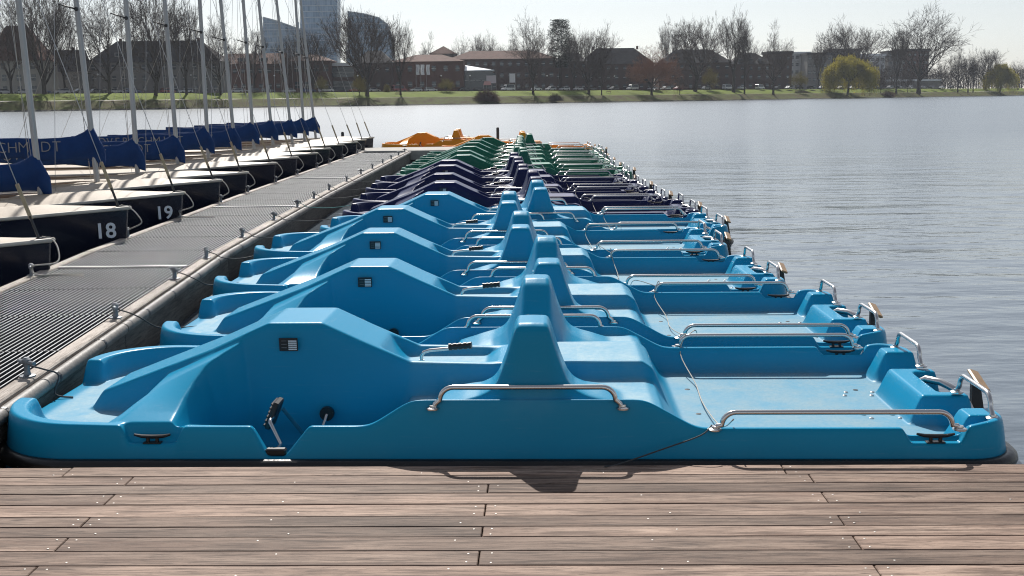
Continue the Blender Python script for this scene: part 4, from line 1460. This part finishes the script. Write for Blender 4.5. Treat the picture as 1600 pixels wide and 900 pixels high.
def bare_tree(seed, trunk=.28, spread=38, limbs=6, droop=0.0, levels=5, up=.35, dens=1.0, lean=0.0):
    """unit-height tree: trunk and limbs in one mesh, fine branches and twigs (the crown) in another"""
    rnd = random.Random(seed)
    tm, cm_ = MB(), MB()
    def grow(p, d, L, r, lev):
        n = 3 if lev < 2 else 2
        q = p
        for i in range(n):
            dd = (d + Vector((rnd.gauss(0, .11), rnd.gauss(0, .11), rnd.gauss(0, .08) + up * .16 - droop * .1 * lev))).normalized()
            nx = q + dd * (L / n)
            r2 = r * (1 - .16 * (1 if lev < 3 else 1.5))
            prism3(tm if lev < 2 else cm_, q, nx, r, r2, 6 if lev == 0 else (5 if lev == 1 else 3))
            # side shoots
            if lev >= 1 and lev < levels:
                for s in range(1 if rnd.random() < .75 * dens else 0):
                    side(nx, dd, L * rnd.uniform(.45, .7), r2 * .55, lev + 1)
            q, d, r = nx, dd, r2
        if lev < levels:
            k = 3 if lev < 2 else 2
            for s in range(k):
                side(q, d, L * rnd.uniform(.62, .85), r * .72, lev + 1, spread * .75)
    def side(p, d, L, r, lev, ang=None):
        a = R((ang or spread) * rnd.uniform(.6, 1.2))
        ax = d.orthogonal().normalized()
        ax.rotate(Matrix.Rotation(rnd.uniform(0, 2 * math.pi), 3, d))
        nd = d.copy()
        nd.rotate(Matrix.Rotation(a, 3, ax))
        nd = (nd + Vector((0, 0, up * (.5 if lev < 3 else .15) - droop * .25 * lev))).normalized()
        grow(p, nd, L, max(r, .0016 if lev < 5 else .0011), lev)
    base = Vector((0, 0, 0))
    top = Vector((lean * trunk, 0, trunk))
    prism3(tm, base + Vector((0, 0, -.02)), base.lerp(top, .2), .032, .022, 8)
    prism3(tm, base.lerp(top, .2), top, .022, .019, 8)
    for i in range(limbs):
        t = .55 + .45 * i / max(1, limbs - 1)
        az = i * 2.4 + rnd.uniform(-.4, .4)
        a = R(spread * rnd.uniform(.75, 1.15)) * (1 if i < limbs - 1 else .25)
        d = Vector((math.sin(a) * math.cos(az), math.sin(a) * math.sin(az), math.cos(a)))
        grow(base.lerp(top, t), d, rnd.uniform(.20, .27), .0125, 1)
    # rescale to unit height
    zs = sorted(v[2] for v in cm_.v)[int(len(cm_.v) * .985)]
    for mb in (tm, cm_):
        mb.v = [(x / zs, y / zs, z / zs) for x, y, z in mb.v]
    hw_ = sorted(abs(v[0]) for v in cm_.v)[int(len(cm_.v) * .97)]
    return tm, cm_, hw_
TV = {}
for nm, kw in (('round', dict(seed=1, trunk=.26, spread=42, limbs=7, up=.30)), ('round2', dict(seed=5, trunk=.22, spread=46, limbs=7, up=.22)),
               ('upright', dict(seed=11, trunk=.30, spread=30, limbs=6, up=.6)), ('upright2', dict(seed=17, trunk=.34, spread=27, limbs=6, up=.7)),
               ('vase', dict(seed=23, trunk=.16, spread=36, limbs=8, up=.42)), ('dense', dict(seed=41, trunk=.20, spread=50, limbs=11, up=.12, dens=1.3)), ('vase2', dict(seed=31, trunk=.18, spread=40, limbs=8, up=.36, lean=.2))):
    tm, cm_, hw_ = bare_tree(levels=6, **kw)
    TV[nm] = (tm, cm_, hw_, {})
def tree_mesh(kind, tw):
    tm, cm_, hw_, cache = TV[kind]
    if 't' not in cache:
        cache['t'] = tm.mesh('trunk', M['bark'])
    if tw not in cache:
        cache[tw] = cm_.mesh('crown', M[tw])
    return cache['t'], cache[tw], hw_
def bare(label, px, off, y_base, y_top, half_px, kind, tw='twig', group='bare trees on the far shore'):
    D = shore_d(px) + off
    a, b = at(px, y_base, D), at(px, y_top, D)
    gz = float(np.interp(off, [0, .8, 4, 7, 9.6, 12.2, 22, 26, 38, 160], [0, .3, 1.1, 2, 2.6, 2.65, 4.25, 4.55, 4.6, 5])) - .1
    H = b.z - gz
    tme, cme, hw_ = tree_mesh(kind, tw)
    w = half_px * D / F_PX
    t = thing('bare_tree', label, 'tree', (a.x, D, gz), random.uniform(0, 6.28), group)
    k = min(max(w / hw_, H * .6), H * 1.7)
    obj('trunk', tme, t, scale=(k, k, H))
    obj('crown', cme, t, scale=(k, k, H))
    return t
TREES = [
    (18, 24, 145, 12, 34, 'round', 'twig', 'leftmost bare tree in front of the cream villa'),
    (70, 17, 152, -18, 46, 'vase', 'twig', 'large bare tree between the cream villa and the second mast'),
    (102, 33, 146, 25, 26, 'upright', 'twig', 'slim bare tree behind the small dark-roofed house'),
    (172, 17, 152, -15, 40, 'round2', 'twig', 'big spreading bare tree in front of the long grey building, left end'),
    (243, 15, 155, -12, 46, 'vase2', 'twig', 'big bare tree with a thick trunk before the middle of the grey building'),
    (292, 17, 152, 8, 30, 'upright', 'twig', 'tall bare tree before the right half of the long grey building'),
    (345, 15, 152, 24, 32, 'round', 'twig', 'bare tree at the right end of the long grey building'),
    (398, 32, 147, 50, 24, 'upright2', 'twig', 'small bare tree at the left corner of the lower glass tower'),
    (447, 32, 147, 56, 22, 'round', 'twig', 'dark bare tree in front of the lower glass tower'),
    (490, 31, 147, 52, 26, 'vase', 'twig', 'bare tree in front of the foot of the tallest glass tower'),
    (574, 13, 155, 22, 42, 'vase', 'twig', 'large dark bare tree in front of the curved glass tower'),
    (626, 17, 150, 40, 22, 'upright', 'twig', 'slender bare tree just right of the curved glass tower'),
    (668, 95, 120, 66, 18, 'round', 'twig', 'small far bare tree left of the pyramid-roofed tower house'),
    (718, 95, 120, 66, 15, 'round2', 'twig', 'small far bare tree right of the pyramid-roofed tower house'),
    (756, 90, 120, 60, 24, 'vase2', 'twig', 'low wide bare tree behind the long dark brick building'),
    (800, 90, 120, 62, 18, 'round', 'twig', 'bare tree peeping over the roof left of the round bare tree'),
    (833, 16, 150, 35, 38, 'round2', 'twig', 'large round bare tree in front of the long dark brick building'),
    (897, 44, 147, 56, 22, 'upright2', 'twig', 'thin bare tree right next to the dark conifer-like tree'),
    (920, 15, 157, 52, 28, 'vase', 'twig', 'bushy bare tree on the bank right of the dark conifer-like tree'),
    (940, 13, 157, 82, 20, 'round', 'twig', 'small bare tree on the bank left of the russet tree'),
    (1046, 75, 130, 42, 20, 'upright', 'twig', 'pale slim bare tree behind the house right of the russet tree'),
    (1086, 24, 147, 36, 40, 'vase2', 'twig', 'wide bare tree in front of the right-hand brick house'),
    (1062, 12, 155, 118, 12, 'round2', 'twig', 'little dark bare tree by the path right of the russet tree'),
    (1146, 20, 146, 28, 32, 'upright', 'twig', 'tall upright bare tree left of the dormer house'),
    (1163, 12, 151, 50, 17, 'upright2', 'twig', 'thin bare tree on the bank beside the tall upright one'),
    (1208, 10, 153, 52, 33, 'round', 'twig', 'leaning wide-crowned bare tree at the water, right of the dormer house'),
    (1278, 40, 140, 70, 16, 'upright', 'twig', 'small bare tree just left of the large willow'),
    (1336, 70, 130, 44, 38, 'vase', 'twig', 'round bare crown rising behind the large willow'),
    (1400, 10, 152, 48, 18, 'upright2', 'twig', 'thin bare tree left of the biggest bare tree'),
    (1435, 12, 147, 20, 60, 'round2', 'twig', 'biggest bare tree at the right, many upright limbs'),
    (1376, 10, 150, 115, 10, 'round', 'twig', 'young leaning bare tree just right of the large willow'),
    (1418, 14, 148, 110, 9, 'round2', 'twig', 'young bare tree under the biggest bare tree'),
    (1496, 14, 150, 76, 20, 'round', 'twig', 'bare tree right of the biggest bare tree'),
    (1512, 10, 150, 92, 14, 'upright2', 'twig', 'slim dark bare tree between two others near the right edge'),
    (1539, 30, 148, 80, 24, 'vase2', 'twig', 'rounded bare tree left of the small willow'),
    (1520, 10, 150, 98, 12, 'upright', 'twig', 'narrow bare tree at the water left of the small willow'),
    (1590, 20, 147, 98, 18, 'round2', 'twig', 'bare tree at the right edge beyond the small willow'),
    (1470, 60, 135, 100, 22, 'round', 'twig', 'low bare tree behind the biggest bare tree'),
    (1018, 12, 156, 80, 38, 'dense', 'twig_red', 'russet round-headed tree on the bank in front of dark houses'),
    (1108, 26, 142, 108, 11, 'dense', 'twig_yel', 'small yellowish budding tree by the parked cars right of centre'),
    (1250, 32, 138, 114, 13, 'dense', 'twig_yel', 'small yellowish budding tree left of the large willow'),
    (697, 24, 145, 124, 12, 'dense', 'twig_yel', 'small yellowish budding tree in front of the brick museum'),
    (502, 24, 147, 121, 10, 'dense', 'twig_yel', 'small golden budding tree below the tallest glass tower'),
    (562, 14, 152, 118, 10, 'dense', 'twig_yel', 'pale green budding sapling at the foot of the big dark tree'),
]
for (px, off, yb, yt, hp, kind, tw, lab) in TREES:
    bare(lab, px, off, yb, yt, hp, kind, tw)
# a dark fine-needled tree
def conifer(label, px, off, y_top, half_px):
    D = shore_d(px) + off
    b = at(px, y_top, D)
    H = b.z - 4.6
    w = half_px * D / F_PX
    rnd = random.Random(4)
    tm, cm_ = MB(), MB()
    for e in (-.55, .45):
        prism3(tm, Vector((e * .5, 0, 0)), Vector((e, 0, H * .98)), .22, .04, 6)
    for i in range(2600):
        h = rnd.uniform(.34, 1.0)
        e = rnd.choice((-.55, .45))
        rr_ = w * (.35 + .65 * math.sin(math.pi * min(1, (h - .25) / .8)) ** .6) * (rnd.random() ** .5)
        a = rnd.uniform(0, 6.283)
        c = Vector((e + rr_ * math.cos(a), rr_ * math.sin(a), H * h + rnd.uniform(-.3, .3)))
        c0 = Vector((e + rr_ * .72 * math.cos(a), rr_ * .72 * math.sin(a), c.z - .25))
        prism3(cm_, c0, c, .035, .02)
        for s in range(3):
            d = Vector((rnd.gauss(0, .42), rnd.gauss(0, .42), rnd.gauss(0, .25)))
            cm_.add([c, c + d, c + d * .6 + Vector((rnd.gauss(0, .12), rnd.gauss(0, .12), .14))], [(0, 1, 2)])
    t = thing('conifer', label, 'tree', (b.x, D, 4.6))
    obj('trunk', tm.mesh('trunk', M['bark']), t)
    obj('crown', cm_.mesh('crown', M['leaf_d']), t)
conifer('tall dark fine-needled tree with twin stems near the middle of the far shore', 875, 44, 31, 19)
def willow(label, px, off, y_base, y_top, half_px, seed):
    D = shore_d(px) + off
    b = at(px, y_top, D)
    gz = .5
    H = b.z - gz
    w = half_px * D / F_PX
    rnd = random.Random(seed)
    tm, cm_ = MB(), MB()
    prism3(tm, Vector((-.6, 0, -.3)), Vector((.2, 0, H * .34)), .55, .4, 8)
    heads = []
    for i in range(40):
        a = rnd.uniform(0, 6.283)
        k = rnd.random() ** .6
        h = H * (.99 - .34 * k * k - rnd.uniform(0, .12))
        hd = Vector((w * .86 * k * math.cos(a), w * .86 * k * math.sin(a), h))
        heads.append(hd)
        m_ = Vector((.2, 0, H * .34)).lerp(hd, .5) + Vector((0, 0, H * .1))
        prism3(tm, Vector((.2, 0, H * .34)), m_, .2, .12, 5)
        prism3(tm, m_, hd, .12, .04, 4)
    for hd in heads:
        for s in range(64):
            p = hd + Vector((rnd.gauss(0, w * .085), rnd.gauss(0, w * .085), rnd.gauss(0, H * .03)))
            rad = math.hypot(p.x, p.y)
            out = Vector((p.x, p.y, 0)).normalized() if rad > .01 else Vector((1, 0, 0))
            ln = min(p.z - .5, H * rnd.uniform(.15, .42 + .4 * rnd.random() ** 2))
            n = 5
            q = p
            for j in range(n):
                nx = q + Vector((out.x * .25 * (1 - j / n) + rnd.gauss(0, .05), out.y * .25 * (1 - j / n) + rnd.gauss(0, .05), -ln / n))
                prism3(cm_, q, nx, .02, .018)
                for l_ in range(4):
                    c = q.lerp(nx, rnd.random())
                    d = Vector((rnd.gauss(0, .16), rnd.gauss(0, .16), -rnd.uniform(.2, .55)))
                    cm_.add([c, c + d, c + d * .5 + Vector((rnd.gauss(0, .17), rnd.gauss(0, .17), 0))], [(0, 1, 2)])
                q = nx
    t = thing('willow', label, 'tree', (b.x, D, gz))
    obj('trunk', tm.mesh('trunk', M['bark']), t)
    obj('crown', cm_.mesh('crown', M['willow']), t)
willow('large yellow-green weeping willow at the water right of centre', 1328, 4, 153, 84, 41, 2)
willow('small yellow-green weeping willow near the right edge', 1566, 6, 150, 97, 26, 6)
def bush(label, px, off, y_base, y_top, half_px, m, seed, n=900):
    D = shore_d(px) + off
    b = at(px, y_top, D)
    a = at(px, y_base, D)
    gz = float(np.interp(off, [0, .8, 4, 7, 9.6, 12.2, 22, 26], [0, .3, 1.1, 2, 2.6, 2.65, 4.25, 4.55])) - .1
    H = max(b.z - gz, 1.0)
    w = half_px * D / F_PX
    rnd = random.Random(seed)
    st_, mb = MB(), MB()
    for i in range(n):
        a_ = rnd.uniform(0, 6.283)
        el = math.acos(rnd.uniform(0, 1))
        L_ = rnd.uniform(.55, 1.0)
        d = Vector((w * math.sin(el) * math.cos(a_), w * math.sin(el) * math.sin(a_) * .8, H * math.cos(el))) * L_
        m_ = d * .6 + Vector((0, 0, H * .06))
        prism3(st_ if i < 40 else mb, Vector((d.x * .12, d.y * .12, 0)), m_, .03, .022)
        prism3(mb, m_, d, .022, .012)
        for s in range(3):
            prism3(mb, d * rnd.uniform(.6, 1), d + Vector((rnd.gauss(0, .25), rnd.gauss(0, .25), rnd.gauss(.05, .2))), .014, .008)
    t = thing('bush', label, 'bush', (b.x, D, gz))
    obj('stems', st_.mesh('stems', M['bark']), t)
    obj('twigs', mb.mesh('twigs', m), t)
M['twig_plum'] = mat('plum_brown_twigs', (0.12, 0.06, 0.045), 0.95, spec=.15)
bush('dense reddish-brown bush at the water below the glass entrance', 760, 3, 163, 137, 24, M['twig_plum'], 3, 1400)
bush('low loose brown bush at the water right of the reddish one', 868, 3, 160, 144, 15, M['twig'], 5, 500)
bush('dark low bush at the water right of the large willow', 1388, 2, 153, 140, 14, M['twig_plum'], 9, 600)
bush('brown shrub on the lower bank behind the first mast', 45, 14, 160, 148, 22, M['twig_plum'], 12, 600)
bush('brown shrub on the lower bank between the first and second masts', 95, 14, 160, 150, 18, M['twig_plum'], 14, 500)
bush('pale round shrub beside the red van on the shore road', 604, 25, 146, 130, 6, M['twig_yel'], 15, 400)
bush('low shrub on the bank left of the leaning wide-crowned tree', 1252, 14, 146, 141, 14, M['twig'], 16, 300)

# ---------- parked cars
M['tyre'] = mat('tyre', (0.015, 0.015, 0.015), 0.8)
M['carglass'] = mat('car_glass', (0.02, 0.025, 0.03), 0.06, spec=.7)
paint = {}
for nm, c in (('white', (.62, .63, .64)), ('silver', (.36, .37, .38)), ('dark grey', (.05, .052, .056)), ('black', (.012, .012, .014)), ('red', (.24, .02, .02)), ('blue', (.03, .06, .16))):
    paint[nm] = mat('car_paint_' + nm.replace(' ', '_'), c, .22, metal=.3 if nm == 'silver' else 0, coat=.6)
def car_shape(kind):
    if kind == 'car':
        low = [(-2.1, .35), (-2.15, .62), (-2.05, .85), (-1.6, .92), (1.0, .93), (1.9, .80), (2.12, .62), (2.1, .32)]
        top = [(-1.9, .90), (-1.35, 1.38), (-.9, 1.45), (.05, 1.45), (.35, 1.40), (1.12, .92)]
        w, wb = .86, 1.28
    elif kind == 'estate':
        low = [(-2.2, .35), (-2.25, .7), (-2.2, .95), (1.05, .95), (1.95, .82), (2.15, .62), (2.12, .32)]
        top = [(-2.2, .93), (-2.0, 1.45), (-1.6, 1.52), (.1, 1.52), (.42, 1.45), (1.15, .94)]
        w, wb = .88, 1.32
    else:
        low = [(-2.5, .4), (-2.55, 1.1), (1.5, 1.1), (2.3, .98), (2.5, .7), (2.48, .38)]
        top = [(-2.53, 1.08), (-2.45, 2.1), (-2.2, 2.25), (1.0, 2.2), (1.3, 2.05), (1.75, 1.08)]
        w, wb = .98, 1.55
    b = MB().prism(low, -w, w)
    n = len(top)
    vs = [(x, -w * (.96 if i in (0, n - 1) else .82), z) for i, (x, z) in enumerate(top)] + [(x, w * (.96 if i in (0, n - 1) else .82), z) for i, (x, z) in enumerate(top)]
    fs = [tuple(range(n)), tuple(range(2 * n - 1, n - 1, -1))] + [(k, k + n, (k + 1) % n + n, (k + 1) % n) for k in range(n)]
    b.add(vs, fs)
    me = b.mesh('body', paint['white'])
    g = MB()
    # side windows and screens a little proud of the cabin
    def lerp2(p, q, t):
        return (p[0] + (q[0] - p[0]) * t, p[1] + (q[1] - p[1]) * t)
    cx = sum(p[0] for p in top) / n
    zlo, zhi = top[0][1] + .06, max(p[1] for p in top) - .09
    for sgn in (-1, 1):
        pa = [(cx + (x - cx) * .88, min(max(z, zlo), zhi)) for x, z in top]
        m_ = len(pa)
        o = []
        for (x, z) in pa:
            t_ = (z - top[0][1]) / (max(p[1] for p in top) - top[0][1])
            o.append((x, sgn * (w * (.96 - .14 * t_) + .012), z))
        g.add(o, [tuple(range(m_)) if sgn < 0 else tuple(range(m_ - 1, -1, -1))])
    for (i, j) in ((0, 1), (n - 1, n - 2)):
        (xa, za), (xb, zb) = lerp2(top[i], top[j], .15), lerp2(top[i], top[j], .85)
        s_ = -.02 if i == 0 else .02
        g.add([(xa + s_, -w * .82, za), (xa + s_, w * .82, za), (xb + s_, w * .74, zb), (xb + s_, -w * .74, zb)], [(0, 1, 2, 3)])
    wh = MB().lathe((0, 0, 0), [(.20, -.10), (.32, -.09), (.32, .09), (.20, .10)], 12, 'y').mesh('wheel', M['tyre'])
    return me, g.mesh('windows', M['carglass']), wh, w, wb
shapes = {k: car_shape(k) for k in ('car', 'estate', 'van')}
RC = random.Random(12)
CARS = []
px = 8
while px < 1500:
    D = shore_d(px) + 31
    ppm = F_PX / D
    CARS.append(px)
    px += (4.3 + (1.0 if RC.random() < .72 else RC.uniform(2, 8))) * ppm
VANS = {510: ('white', 'white van parked below the tallest glass tower'), 625: ('red', 'red van parked in front of the dark bare tree by the museum'),
        794: ('white', 'white camper parked in front of the long dark brick building'), 988: ('white', 'white camper parked left of the russet tree'),
        1187: ('white', 'white camper parked in front of the dormer house'), 1137: ('white', 'white van parked below the tall upright bare tree')}
def park(px, kind, col, label, group):
    p = far(px, 31 + RC.uniform(-.25, .25), 4.60)
    q = far(px + 10, 31, 4.6)
    ang = math.atan2(q.y - p.y, q.x - p.x) + (math.pi if RC.random() < .5 else 0)
    bm_, gm_, wm_, w, wb = shapes[kind]
    t = thing('parked_car' if kind != 'van' else 'parked_van', label, 'car' if kind != 'van' else 'van', p, ang, group)
    own(obj('body', bm_, t), paint[col])
    obj('windows', gm_, t)
    for sx in (-1, 1):
        for sy in (-1, 1):
            obj('wheel', wm_, t, (sx * wb, sy * (w - .08), .32))
vpx = list(VANS)
n = 0
for px in CARS:
    if any(abs(px - v) < 5.6 * F_PX / (shore_d(v) + 31) for v in vpx):
        continue
    col = RC.choices(['white', 'silver', 'dark grey', 'black', 'red', 'blue'], [.26, .34, .16, .12, .06, .06])[0]
    kind = RC.choice(['car', 'car', 'estate'])
    park(px, kind, col, '%s %s, %s from the left in the row parked along the far shore' % (col, 'car' if kind == 'car' else 'estate car', ordinal(n)), 'cars parked along the far shore')
    n += 1
for v, (c, lab) in VANS.items():
    park(v, 'van', c, lab, 'vans parked along the far shore')

# ---------- flags, banners, lamps, benches
M['flag'] = mat('white_flag_cloth', (.72, .73, .75), .8)
M['mark'] = mat('flag_emblem', (.30, .33, .40), .8)
for i, px in enumerate((653.5, 661, 669.5)):
    D = shore_d(px) + 40
    a, b, c = at(px - 3, 138, D), at(px - 3, 101, D), at(px, 102, D)
    t = thing('flagpole', '%s of three white flags in front of the brick museum' % ('left', 'middle', 'right')[i], 'flag', (a.x, D, 4.6), 0, 'three white flags by the museum')
    obj('pole', MB().tube([(0, 0, 0), (0, 0, b.z - 4.6 + .2)], [.07, .045], 8).mesh('pole', M['alu']), t)
    w, h = 5.2 * D / F_PX, 15.5 * D / F_PX
    vs, fs = [], []
    for k in range(7):
        for j in range(9):
            xx = .1 + w * k / 6
            vs.append((xx + .08 * math.sin(j * .8 + i), .10 * math.sin(k * 1.1 + j * .5 + i), b.z - 4.6 - h * j / 8))
    for k in range(6):
        for j in range(8):
            q = k * 9 + j
            fs.append((q, q + 1, q + 10, q + 9))
    fl = obj('flag_cloth', MB().add(vs, fs).mesh('flag_cloth', M['flag'], True), t)
    mo = obj('emblem', MB().tube([(.35 * w, -.16, b.z - 4.6 - h * .25), (.62 * w, -.16, b.z - 4.6 - h * .42), (.35 * w, -.16, b.z - 4.6 - h * .58), (.6 * w, -.16, b.z - 4.6 - h * .72)], .055, 5).mesh('emblem', M['mark']), fl)
def banner(label, px0, px1, y0, y1, off, col):
    D = shore_d(px0) + off
    a, b = at(px0, y0, D), at(px1, y1, D)
    w, h = b.x - a.x, a.z - b.z
    t = thing('banner', label, 'banner', ((a.x + b.x) / 2, D, 4.6))
    z = b.z - 4.6
    obj('panel', MB().bbox((0, 0, z + h / 2), (w, .08, h), .02).mesh('panel', col), t)
    for e in (-1, 1):
        obj('pole', MB().tube([(e * (w / 2 + .06), .02, 0), (e * (w / 2 + .06), .02, z + h + .2)], .05, 6).mesh('pole', M['alu']), t)
M['banner_b'] = mat('pale_blue_banner', (.42, .50, .56), .7)
banner('tall pale blue banner right of the white flags', 708, 715, 117, 133, 41, M['banner_b'])
banner('pale banner with a pink tint beside the glass entrance', 760, 775, 118, 130, 39, mat('pinkish_banner', (.55, .50, .52), .7))
banner('white poster panel in front of the long dark brick building', 796, 805, 115, 129, 40, M['flag'])
def awning(label, px0, px1, y0, y1, off):
    D = shore_d(px0) + off
    a, b = at(px0, y0, D), at(px1, y1, D)
    w = b.x - a.x
    t = thing('awning', label, 'awning', ((a.x + b.x) / 2, D, 4.6))
    z0, z1 = b.z - 4.6, a.z - 4.6
    cloth = MB().add([(-w / 2, -1.4, z0), (w / 2, -1.4, z0), (w * .35, 0, z1), (-w * .35, 0, z1), (-w / 2, 1.4, z0), (w / 2, 1.4, z0)], [(0, 1, 2, 3), (3, 2, 5, 4), (0, 3, 4), (1, 5, 2)])
    obj('canopy', cloth.mesh('canopy', mat('pale_red_awning', (.55, .30, .26), .8)), t)
    for ex in (-1, 1):
        for ey in (-1, 1):
            obj('leg', MB().tube([(ex * w * .47, ey * 1.3, 0), (ex * w * .47, ey * 1.3, z0 + .1)], .04, 6).mesh('leg', M['alu']), t)
awning('pale red awning below the glass entrance', 755, 768, 127, 133, 38)
lamp_px = [155, 300, 430, 560, 690, 735, 855, 960, 1105, 1230, 1390]
for i, px in enumerate(lamp_px):
    p = far(px, 27.0, 4.55)
    t = thing('street_lamp', '%s street lamp from the left along the far shore road' % ordinal(i), 'street lamp', p, 0, 'street lamps along the far shore road')
    obj('post', MB().tube([(0, 0, 0), (0, 0, 1.0), (0, 0, 5.2)], [.08, .06, .045], 8).mesh('post', M['dark_metal']), t)
    obj('lamp_head', MB().lathe((0, 0, 5.2), [(.06, 0), (.24, .18), (.26, .36), (.08, .5)], 10).mesh('lamp_head', M['flag']), t)
bench_px = [(622, 17, 'park bench on the upper bank in front of the museum'), (951, 17, 'park bench on the upper bank left of the russet tree'), (1245, 18, 'park bench on the upper bank left of the large willow')]
for px, off, lab in bench_px:
    p = far(px, off, 3.42)
    t = thing('park_bench', lab, 'bench', p, 0, None)
    for k in range(3):
        obj('seat_slat', MB().box((0, -.16 + k * .16, .45), (1.8, .12, .04)).mesh('seat_slat', M['tan']), t)
    for k in range(2):
        obj('back_slat', MB().box((0, .26, .62 + k * .18), (1.8, .04, .13)).mesh('back_slat', M['tan']), t)
    for e in (-1, 1):
        obj('leg', MB().box((e * .75, .05, .2), (.08, .45, .5)).mesh('leg', M['dark_metal']), t)
# a fuzzy line of distant woods behind the town
def far_wood():
    rnd = random.Random(77)
    mb = MB()
    for px in range(-300, 2000, 5):
        D = shore_d(px) + 210 + rnd.uniform(-20, 60)
        p = at(px, 150, D)
        H = rnd.uniform(9, 15)
        for k in range(46):
            a = rnd.uniform(0, 6.283)
            r_ = rnd.random() ** .5 * 4.5
            h = H * rnd.uniform(.25, 1) * (1 - .05 * r_)
            c = Vector((p.x + r_ * math.cos(a), D + r_ * math.sin(a), 5 + h))
            prism3(mb, c, c + Vector((rnd.gauss(0, .7), rnd.gauss(0, .7), rnd.uniform(.6, 2.2))), .07, .03)
        prism3(mb, Vector((p.x, D, 5)), Vector((p.x, D, 5 + H * .9)), .25, .06, 5)
    for px in range(1340, 1720, 4):
        D = shore_d(px) + rnd.uniform(55, 120)
        p = at(px, 150, D)
        H = rnd.uniform(10, 17)
        for k in range(110):
            a = rnd.uniform(0, 6.283)
            r_ = rnd.random() ** .5 * 5.5
            h = H * rnd.uniform(.02, 1) * (1 - .05 * r_)
            c = Vector((p.x + r_ * math.cos(a), D + r_ * math.sin(a), 4.5 + h))
            prism3(mb, c, c + Vector((rnd.gauss(0, .8), rnd.gauss(0, .8), rnd.uniform(.6, 2.2))), .1, .04)
        prism3(mb, Vector((p.x, D, 4.5)), Vector((p.x, D, 4.5 + H * .9)), .25, .06, 5)
    return mb.mesh('far_wood', M['twig'])
struct('far_wood', far_wood(), 'brown mass of distant bare woods behind the town', 'stuff')

# ---------- air: thin bright spring haze round the whole place
hz = MB().box((0, 700, 45), (3400, 1700, 92)).mesh('haze')
hm = bpy.data.materials.new('haze_air')
hm.use_nodes = True
hm.node_tree.nodes.clear()
ho = hm.node_tree.nodes.new('ShaderNodeOutputMaterial')
hv = hm.node_tree.nodes.new('ShaderNodeVolumePrincipled')
hv.inputs['Color'].default_value = (.80, .88, 1.0, 1)
hv.inputs['Density'].default_value = 0.00011
hv.inputs['Anisotropy'].default_value = 0.3
hm.node_tree.links.new(hv.outputs[0], ho.inputs['Volume'])
hz.materials.append(hm)
struct('haze', hz, 'thin bright haze over the lake', 'stuff')
